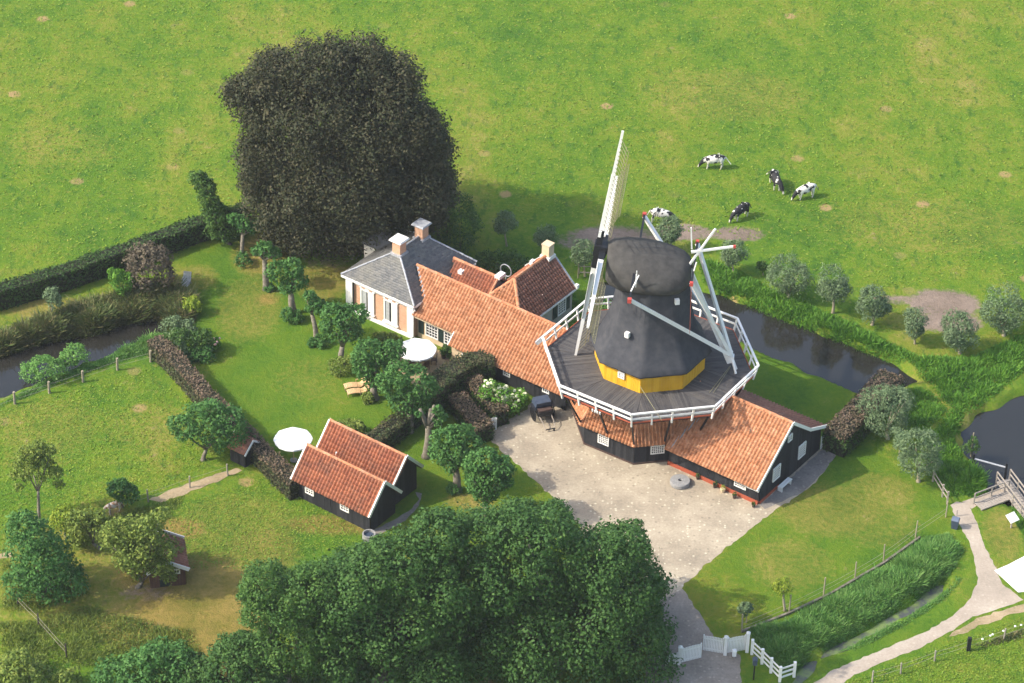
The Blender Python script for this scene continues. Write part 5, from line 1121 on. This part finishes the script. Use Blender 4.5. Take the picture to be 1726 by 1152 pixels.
for lab, px, py in (('terracotta pot on the terrace edge, left of the parasol foot', 691, 612), ('dark plant pot by the terrace wall', 748, 604)):
    p_ = thing('plant_pot', lab, 'plant pot', P(px, py)); MB().lathe((0, 0, 0), [(.16, 0), (.24, .38), (.27, .4), (.22, .42)], 12).out('pot', M['pot'], p_)
    pos, nr = crown_points([(0, 0, .62, .32)], 260); v = leaf_verts(pos, nr, .15 * rng.uniform(.7, 1.3, len(pos))); link('foliage', np_mesh('foliage', v, np.arange(len(v)).reshape(-1, 4), [M['lf_dark']]), p_)
def lounger(label, px, py, rot, mt, group=None, L=1.95):
    o = thing('sun_lounger', label, 'lounger', P(px, py), rot, group)
    prof = [(-1.0, .30), (-.75, .37), (-.4, .40), (-.1, .36), (.2, .30), (.38, .34), (.55, .52), (.72, .78), (.84, 1.02)]
    for s in (-1, 1): MB().tube([(x, s * .30, z - .03) for x, z in prof], [.035] * len(prof), 6).out('side_rail', M[mt], o)
    acc = 0
    for i in range(len(prof) - 1):
        (x0_, z0_), (x1_, z1_) = prof[i], prof[i + 1]; k = 3 if i not in (0,) else 2
        for j in range(k):
            t = (j + .5) / k; d = np.array([x1_ - x0_, 0, z1_ - z0_]); ln = np.linalg.norm(d); d /= ln
            MB().box((x0_ + (x1_ - x0_) * t, 0, z0_ + (z1_ - z0_) * t), (ln / k * .8, .6, .025), d, Y).out('slat', M[mt], o)
    for x, z in ((-.95, .3), (.05, .33), (.6, .5)):
        for s in (-1, 1): MB().beam((x, s * .3, 0), (x - .05, s * .3, z), .05, .05).out('leg', M[mt], o)
    for s in (-1, 1): MB().beam((.0, s * .34, .58), (.6, s * .34, .60), .05, .03).out('armrest', M[mt], o); MB().beam((.02, s * .34, .3), (.02, s * .34, .58), .04, .04).out('arm_post', M[mt], o)
    return o
LG = 'teak steamer loungers on the lawn'
lounger('pale teak lounger on the lawn, farther of the pair', 601, 654, rad(14), 'wood', LG); lounger('pale teak lounger on the lawn, nearer of the pair', 606, 664, rad(14), 'wood', LG)
lounger('lone grey lounger on the grass by the purple shrub', 313, 484, rad(82), 'lead')
# carriage in the yard
ct = thing('carriage', 'black two-wheeled carriage parked on the gravel by the wing', 'carriage', P(915, 706), rad(-70))
hbx = MB(); hbx.hexa([(-.7, -.55, .62), (.55, -.55, .62), (.55, .55, .62), (-.7, .55, .62), (-.85, -.65, 1.25), (.62, -.65, 1.05), (.62, .65, 1.05), (-.85, .65, 1.25)]); hbx.out('body', M['black'], ct)
hd_ = MB(); hd_.hexa([(-.95, -.68, 1.2), (.1, -.68, 1.2), (.1, .68, 1.2), (-.95, .68, 1.2), (-.72, -.6, 1.72), (.18, -.6, 1.66), (.18, .6, 1.66), (-.72, .6, 1.72)]); hd_.out('hood', M['bin'], ct)
MB().box((.35, 0, 1.12), (.42, 1.1, .16)).out('seat', M['pot'], ct)
for s in (-1, 1):
    wh = MB(); ring = [(-.1 + .58 * math.cos(t), s * .78, .6 + .58 * math.sin(t)) for t in np.linspace(0, 2 * math.pi, 21)]; wh.tube(ring, [.045] * 21, 6, False)
    for i in range(8): a = math.pi * i / 8; wh.beam((-.1 - .56 * math.cos(a), s * .78, .6 - .56 * math.sin(a)), (-.1 + .56 * math.cos(a), s * .78, .6 + .56 * math.sin(a)), .04, .04)
    wh.tube([(-.1, s * .70, .6), (-.1, s * .86, .6)], [.1, .1], 8); wh.out('wheel', M['black'], ct)
    MB().tube([(.4, s * .5, .7), (1.2, s * .45, .55), (1.75, s * .4, .22)], [.04, .035, .03], 6).out('shaft', M['old_wood'], ct)
    MB().box((-.1, s * .78, 1.24), (1.0, .2, .03)).out('mudguard', M['black'], ct)
ft = MB(); ft.tube([(1.72, -.4, .2), (1.72, .4, .2)], [.05, .05], 6); ft.tube([(1.72, .3, .2), (1.78, .3, .0)], [.06, .07], 6); ft.out('shaft_rest', M['black'], ct)
ms_ = thing('millstone', 'round grey millstone lying on the gravel by the annex', 'millstone', P(1146, 816), 0)
m_ = MB(); m_.lathe((0, 0, 0), [(.74, 0), (.78, .08), (.78, .30), (.74, .38), (.34, .40), (.16, .40), (.14, .28)], 32); m_.out('stone', M['stone'], ms_)
MB().lathe((0, 0, .26), [(.14, 0), (.14, .02)], 12).out('eye', M['black'], ms_)
bn = thing('white_bench', 'white painted bench against the annex gable', 'bench', P(1322, 822), rad(54))
MB().box((0, .08, .45), (1.5, .18, .05)).out('seat_board', M['white'], bn); MB().box((0, -.13, .45), (1.5, .18, .05)).out('seat_board', M['white'], bn)
for sx in (-.62, .62): MB().box((sx, 0, .21), (.07, .4, .42)).out('leg', M['white'], bn)
MB().box((0, -.02, .3), (1.2, .05, .12)).out('apron', M['white'], bn)
for lab, px, py, s_ in (('small brown pot nearest the millstone by the red plinth', 1176, 808, .16), ('brown pot halfway along the red plinth', 1205, 822, .18), ('cream tub beside the red plinth', 1218, 830, .2), ('pair of pots near the annex window', 1238, 840, .17), ('small pot at the annex corner', 1270, 855, .15)):
    p_ = thing('flower_pot', lab, 'plant pot', P(px, py), 0, 'pots along the annex wall'); MB().lathe((0, 0, 0), [(s_ * .7, 0), (s_, s_ * 1.6), (s_ * 1.1, s_ * 1.7), (s_ * .8, s_ * 1.75)], 10).out('pot', M['cream' if 'cream' in lab else 'pot'], p_)
    pos, nr = crown_points([(0, 0, s_ * 2.2, s_ * 1.0)], 120); v = leaf_verts(pos, nr, .09 * rng.uniform(.7, 1.3, len(pos))); link('foliage', np_mesh('foliage', v, np.arange(len(v)).reshape(-1, 4), [M['lf_yellow' if 'cream' in lab else 'lf_dark']]), p_)
wr = thing('well_ring', 'round concrete well ring at the barn corner', 'well', P(622, 908)); MB().lathe((0, 0, 0), [(.5, 0), (.5, .5), (.40, .5), (.40, .1)], 20).out('ring', M['stone'], wr); MB().lathe((0, 0, .3), [(.39, 0), (.39, .02)], 16).out('water', M['bin'], wr)

# ---- gates and fences
def picket(name, label, a, b, h, n, group='white picket gates'):
    A_, B_ = P(*a), P(*b); d = B_ - A_; L = np.linalg.norm(d); d /= L; nn = np.array([d[1], -d[0], 0]); o = thing(name, label, 'gate', A_, math.atan2(d[1], d[0]), group)
    for z in (.25, h - .25): MB().box((L / 2, .035, z), (L, .04, .09)).out('rail', M['white'], o)
    for i in range(n): 
        x = (i + .5) * L / n; hh = h + .05 * math.sin(i / n * 3.14)
        MB().hexa([(x - .042, -.015, .08), (x + .042, -.015, .08), (x + .042, .012, .08), (x - .042, .012, .08), (x - .042, -.015, hh), (x + .042, -.015, hh), (x + .042, .012, hh), (x - .042, .012, hh)]).out('picket', M['white'], o)
    for x in (.04, L - .04): MB().box((x, 0.06, h / 2 + .05), (.09, .05, h)).out('stile', M['white'], o)
picket('picket_gate', 'white picket gate leaf left of the middle gatepost', (1184, 1097), (1218, 1103), 1.4, 13)
picket('picket_gate', 'white picket gate leaf between the two tall gateposts', (1226, 1102), (1256, 1097), 1.4, 12)
picket('picket_gate', 'white picket gate leaf swung toward the oak', (1149, 1118), (1182, 1110), 1.35, 13)
picket('picket_gate', 'white picket gate leaf half hidden under oak leaves', (1118, 1123), (1142, 1120), 1.0, 9)
def gpost(label, px, py, h, w=.24):
    o = thing('gate_post', label, 'gatepost', P(px, py), rad(-10), 'white gateposts'); MB().box((0, 0, h / 2), (w, w, h)).out('shaft', M['white'], o)
    MB().hexa([(-w * .62, -w * .62, h), (w * .62, -w * .62, h), (w * .62, w * .62, h), (-w * .62, w * .62, h), (-.03, -.03, h + .14), (.03, -.03, h + .14), (.03, .03, h + .14), (-.03, .03, h + .14)]).out('cap', M['white'], o)
gpost('white gatepost in the middle of the gate row', 1222, 1104, 1.65); gpost('tall white gatepost at the reed ditch end of gates', 1259, 1099, 1.75); gpost('white gatepost beside the oak leaves', 1145, 1120, 1.6); gpost('short white gatepost farthest left under the oak', 1111, 1126, 1.0)
def railfence(name, label, pix, h, rails, mt, w=.13, rw=.11, cat='fence', group=None, tops=None):
    pts = [P(*p) for p in pix]; base = pts[0]; o = thing(name, label, cat, base, 0, group)
    for p in pts: MB().box(p - base + Z * (h / 2 + .05), (w, w, h + .1)).out('post', M[mt], o)
    for i in range(len(pts) - 1):
        for z in rails: MB().beam(pts[i] - base + Z * z, pts[i + 1] - base + Z * z, .045, rw).out('rail', M[mt], o)
    return o
railfence('rail_fence', 'white three-rail fence stepping down from the gate along the ditch', [(1267, 1103), (1284, 1119), (1299, 1134), (1314, 1149), (1338, 1141)], 1.25, (.35, .75, 1.15), 'white', .2, .14)
def wirefence(label, pix, h, group, mt='post', wires=(.45, .85), w=.12):
    pts = [P(*p) for p in pix]; base = pts[0]; o = thing('wire_fence', label, 'fence', base, 0, group)
    for p in pts: MB().tube([p - base, p - base + Z * h * random.uniform(.95, 1.05) + X * random.uniform(-.04, .04)], [w * .55, w * .5], 7).out('post', M[mt], o)
    for i in range(len(pts) - 1):
        for z in wires: MB().tube([pts[i] - base + Z * z, (pts[i] + pts[i + 1]) / 2 - base + Z * (z - .03), pts[i + 1] - base + Z * z], [.012] * 3, 4).out('wire', M['old_wood'], o)
FG = 'wire fences'
wirefence('wire fence of stout posts along the left ditch', [(-32, 700), (25, 681), (83, 663), (140, 644), (198, 624), (254, 610)], 1.1, FG, w=.2)
wirefence('wire fence of pale stakes between the right lawn and reeds', [(1250, 1066), (1330, 1032), (1388, 1004), (1441, 975), (1489, 946), (1543, 906), (1594, 872)], 1.6, FG, w=.10)
wirefence('low wire fence of grey stakes at bottom right', [(1470, 1150), (1518, 1136), (1575, 1115), (1632, 1097), (1692, 1078), (1740, 1062)], 1.0, FG, 'old_wood')
wirefence('wire fence along the bare track above the orchard', [(186, 868), (250, 846), (320, 822), (384, 802)], 1.1, FG, 'old_wood')
wirefence('wire fence of dark stakes in the bottom left orchard', [(30, 1020), (65, 1055), (112, 1108)], 1.2, FG, 'bark_dark')
railfence('rail_fence', 'weathered wooden rail fence by the shaggy willow', [(1572, 812), (1588, 838), (1596, 850)], 1.1, (.5, .95), 'old_wood', .12, .09)
MB().box(P(1632, 1097) + Z * .6, (.26, .26, 1.2)).out('marker_post', M['black'], None, label='stout black post among the white flowers at bottom right', cat='post')
edg = MB(); ep = [P(*q) for q in ((1250, 1066), (1330, 1035), (1400, 1002), (1490, 950), (1550, 907))]
for i in range(4): edg.beam(ep[i] + Z * .06, ep[i + 1] + Z * .06, .16, .2)
edg.out('lawn_edging', M['bark'], None, label='grey timber edging board along the right lawn above the reeds', cat='edging')
# white screen gate between the hedges
sg = thing('walk_gate', 'small white gate panel between the two walk hedges', 'gate', P(820, 727), rad(28))
for i in range(5): MB().box((.02 + i * .16 + .08, 0, .6), (.145, .03, 1.0)).out('board', M['white'], sg)
MB().box((.4, .03, .35), (.8, .04, .08)).out('rail', M['white'], sg); MB().box((.4, .03, .9), (.8, .04, .08)).out('rail', M['white'], sg)
MB().box(P(836, 724) + Z * .55, (.12, .12, 1.1)).out('gate_stop_post', M['white'], None, label='thin white post at the end of the right walk hedge', cat='post')
# mailbox post, white bollard, bin, info board
mbx = thing('mailbox', 'blue-grey mailbox on a dark post in front of the white rail fence', 'mailbox', P(1270, 1146), 0); MB().box((0, 0, .75), (.1, .1, 1.5)).out('post', M['black'], mbx); MB().box((0, 0, 1.65), (.3, .35, .4)).slab([(-.18, -.22, 1.85), (.18, -.22, 1.85), (0, -.22, 1.98)], (0, .44, 0)).out('box', M['bin'], mbx)
wbx = thing('white_box_post', 'small white box on a short post in front of the picket gate', 'box', P(1237, 1110), 0); MB().box((0, 0, .12), (.1, .1, .26)).out('post', M['old_wood'], wbx); MB().box((0, 0, .48), (.28, .24, .46)).hexa([(-.17, -.15, .71), (.17, -.15, .71), (.17, .15, .71), (-.17, .15, .71), (-.12, -.1, .8), (.12, -.1, .8), (.12, .1, .8), (-.12, .1, .8)]).out('box', M['white'], wbx)
tb = thing('litter_bin', 'dark blue litter bin beside the footpath fork', 'bin', P(1609, 890), rad(-20)); tb_ = MB(); tb_.hexa([(-.22, -.2, 0), (.22, -.2, 0), (.22, .2, 0), (-.22, .2, 0), (-.28, -.25, .8), (.28, -.25, .8), (.28, .25, .8), (-.28, .25, .8)]); tb_.out('body', M['bin'], tb)
MB().hexa([(-.3, -.27, .8), (.3, -.27, .8), (.3, .27, .8), (-.3, .27, .8), (-.25, -.2, .92), (.25, -.2, .92), (.25, .2, .92), (-.25, .2, .92)]).out('lid', mat('bin_lid', [(.10, .13, .19), (.14, .17, .24)], 0, 4, rough=.5), tb); MB().box((0, .28, .75), (.08, .06, 1.5)).out('post', M['old_wood'], tb)
ib = thing('info_board', 'blank white tilted information board on the grass by the jetty', 'sign', P(1704, 890), rad(35)); MB().box((0, 0, .45), (.1, .1, .9)).out('post', M['old_wood'], ib); MB().box((0, 0, .98), (.85, .75, .05), X, np.array([0, math.cos(rad(28)), math.sin(rad(28))])).out('panel', M['white'], ib)
# jetty with rails and boom
jt = thing('jetty', 'weathered wooden jetty with handrails at the pond edge', 'jetty', P(1700, 826), 0)
jo = P(1700, 826)
def walk(a, b, wd, z, zr, sides, n):
    a, b = P(*a) - jo, P(*b) - jo; d = b - a; L = np.linalg.norm(d); d /= L; s = np.array([-d[1], d[0], 0])
    for i in range(n): MB().box(a + d * (i + .5) * L / n + Z * z, (L / n * .88, wd, .05), d, s).out('plank', M['old_wood'], jt)
    for sg_ in (-1, 1): MB().beam(a + s * sg_ * wd * .4 + Z * (z - .1), b + s * sg_ * wd * .4 + Z * (z - .1), .1, .14).out('joist', M['old_wood'], jt)
    for sg_ in sides:
        k = max(2, int(L / 1.4) + 1)
        for i in range(k): q = a + d * L * i / (k - 1) + s * sg_ * wd * .48; MB().box(q + Z * (z + zr) / 2 - Z * .4, (.1, .1, zr + z + .8)).out('railing_post', M['old_wood'], jt)
        for h_ in (.5, 1.0): MB().beam(a + s * sg_ * wd * .48 + Z * (z + zr * h_), b + s * sg_ * wd * .48 + Z * (z + zr * h_), .06, .1).out('handrail', M['old_wood'], jt)
walk((1648, 856), (1706, 834), 1.0, .12, .9, (1,), 14)
walk((1690, 812), (1760, 905), 1.15, .14, .9, (1, -1), 22)
bm_ = thing('floating_boom', 'grey timber boom rail stretching from the bank to the jetty', 'boom', P(1640, 782), 0); a_, b2_ = P(1640, 782, .2) - P(1640, 782), P(1695, 797, .25) - P(1640, 782)
MB().tube([a_ + Z * .5, b2_ + Z * .5], [.07, .07], 8).out('rail', M['lead'], bm_)
for q in (a_, b2_): MB().box(q + Z * .1, (.16, .16, 1.6)).out('post', M['black'], bm_)
shrub('waterside_bush', 'small dark bush with a pale stem at the pond edge by the boom', (1638, 772), [(1640, 752, .5), (1632, 756, .45), (1642, 742, .3)], 'lf_dark', 1100, .17)
MB().tube([P(1636, 770), P(1636, 770) + Z * 2.3], [.06, .05], 7).out('mooring_post', M['post'], None, label='pale mooring post standing in the dark waterside bush', cat='post')
# stakes round the willow guard
tg = thing('tree_guard', 'staked tree guard of pale poles round the willow by the kitchen gable', 'tree guard', P(986, 466))
for dx, dy in ((-.6, -.3), (.5, -.35), (-.5, .4), (.55, .35)): MB().tube([(dx, dy, 0), (dx * .95, dy, 1.5)], [.06, .05], 6).out('stake', M['post'], tg)
for z in (.6, 1.2): MB().beam((-.6, -.3, z), (.5, -.35, z), .04, .08).out('rail', M['old_wood'], tg); MB().beam((.5, -.35, z), (.55, .35, z), .04, .08).out('rail', M['old_wood'], tg)
hp = thing('garden_hoop', 'grey metal hoop standing between the outhouse and kitchen roof', 'hoop', P(852, 500), rad(-36)); MB().tube([(.55 * math.cos(t), 0, 2.6 + .55 * math.sin(t)) for t in np.linspace(0, 6.283, 25)], [.05] * 25, 6, False).out('ring', M['lead'], hp); MB().box((0, 0, 1.05), (.08, .08, 2.1)).out('pole', M['lead'], hp)
for i, (px, py) in enumerate(((1668, 1080), (1690, 1072), (1672, 1078), (1710, 1064), (1720, 1062), (1655, 1086))):
    q = P(px, py); MB().lathe(q + Z * .45, [(.04, -.03), (.09, 0), (.07, .05), (.02, .07)], 7).out('white_flower', M['petal_white'], None, label='white flower head in the rough strip at lower right, %s' % ('farther of the left three', 'next to the middle', 'nearer middle one', 'second from the right', 'at the right edge', 'closest to the black post')[i], cat='flower', group='white flower heads by the lower fence')
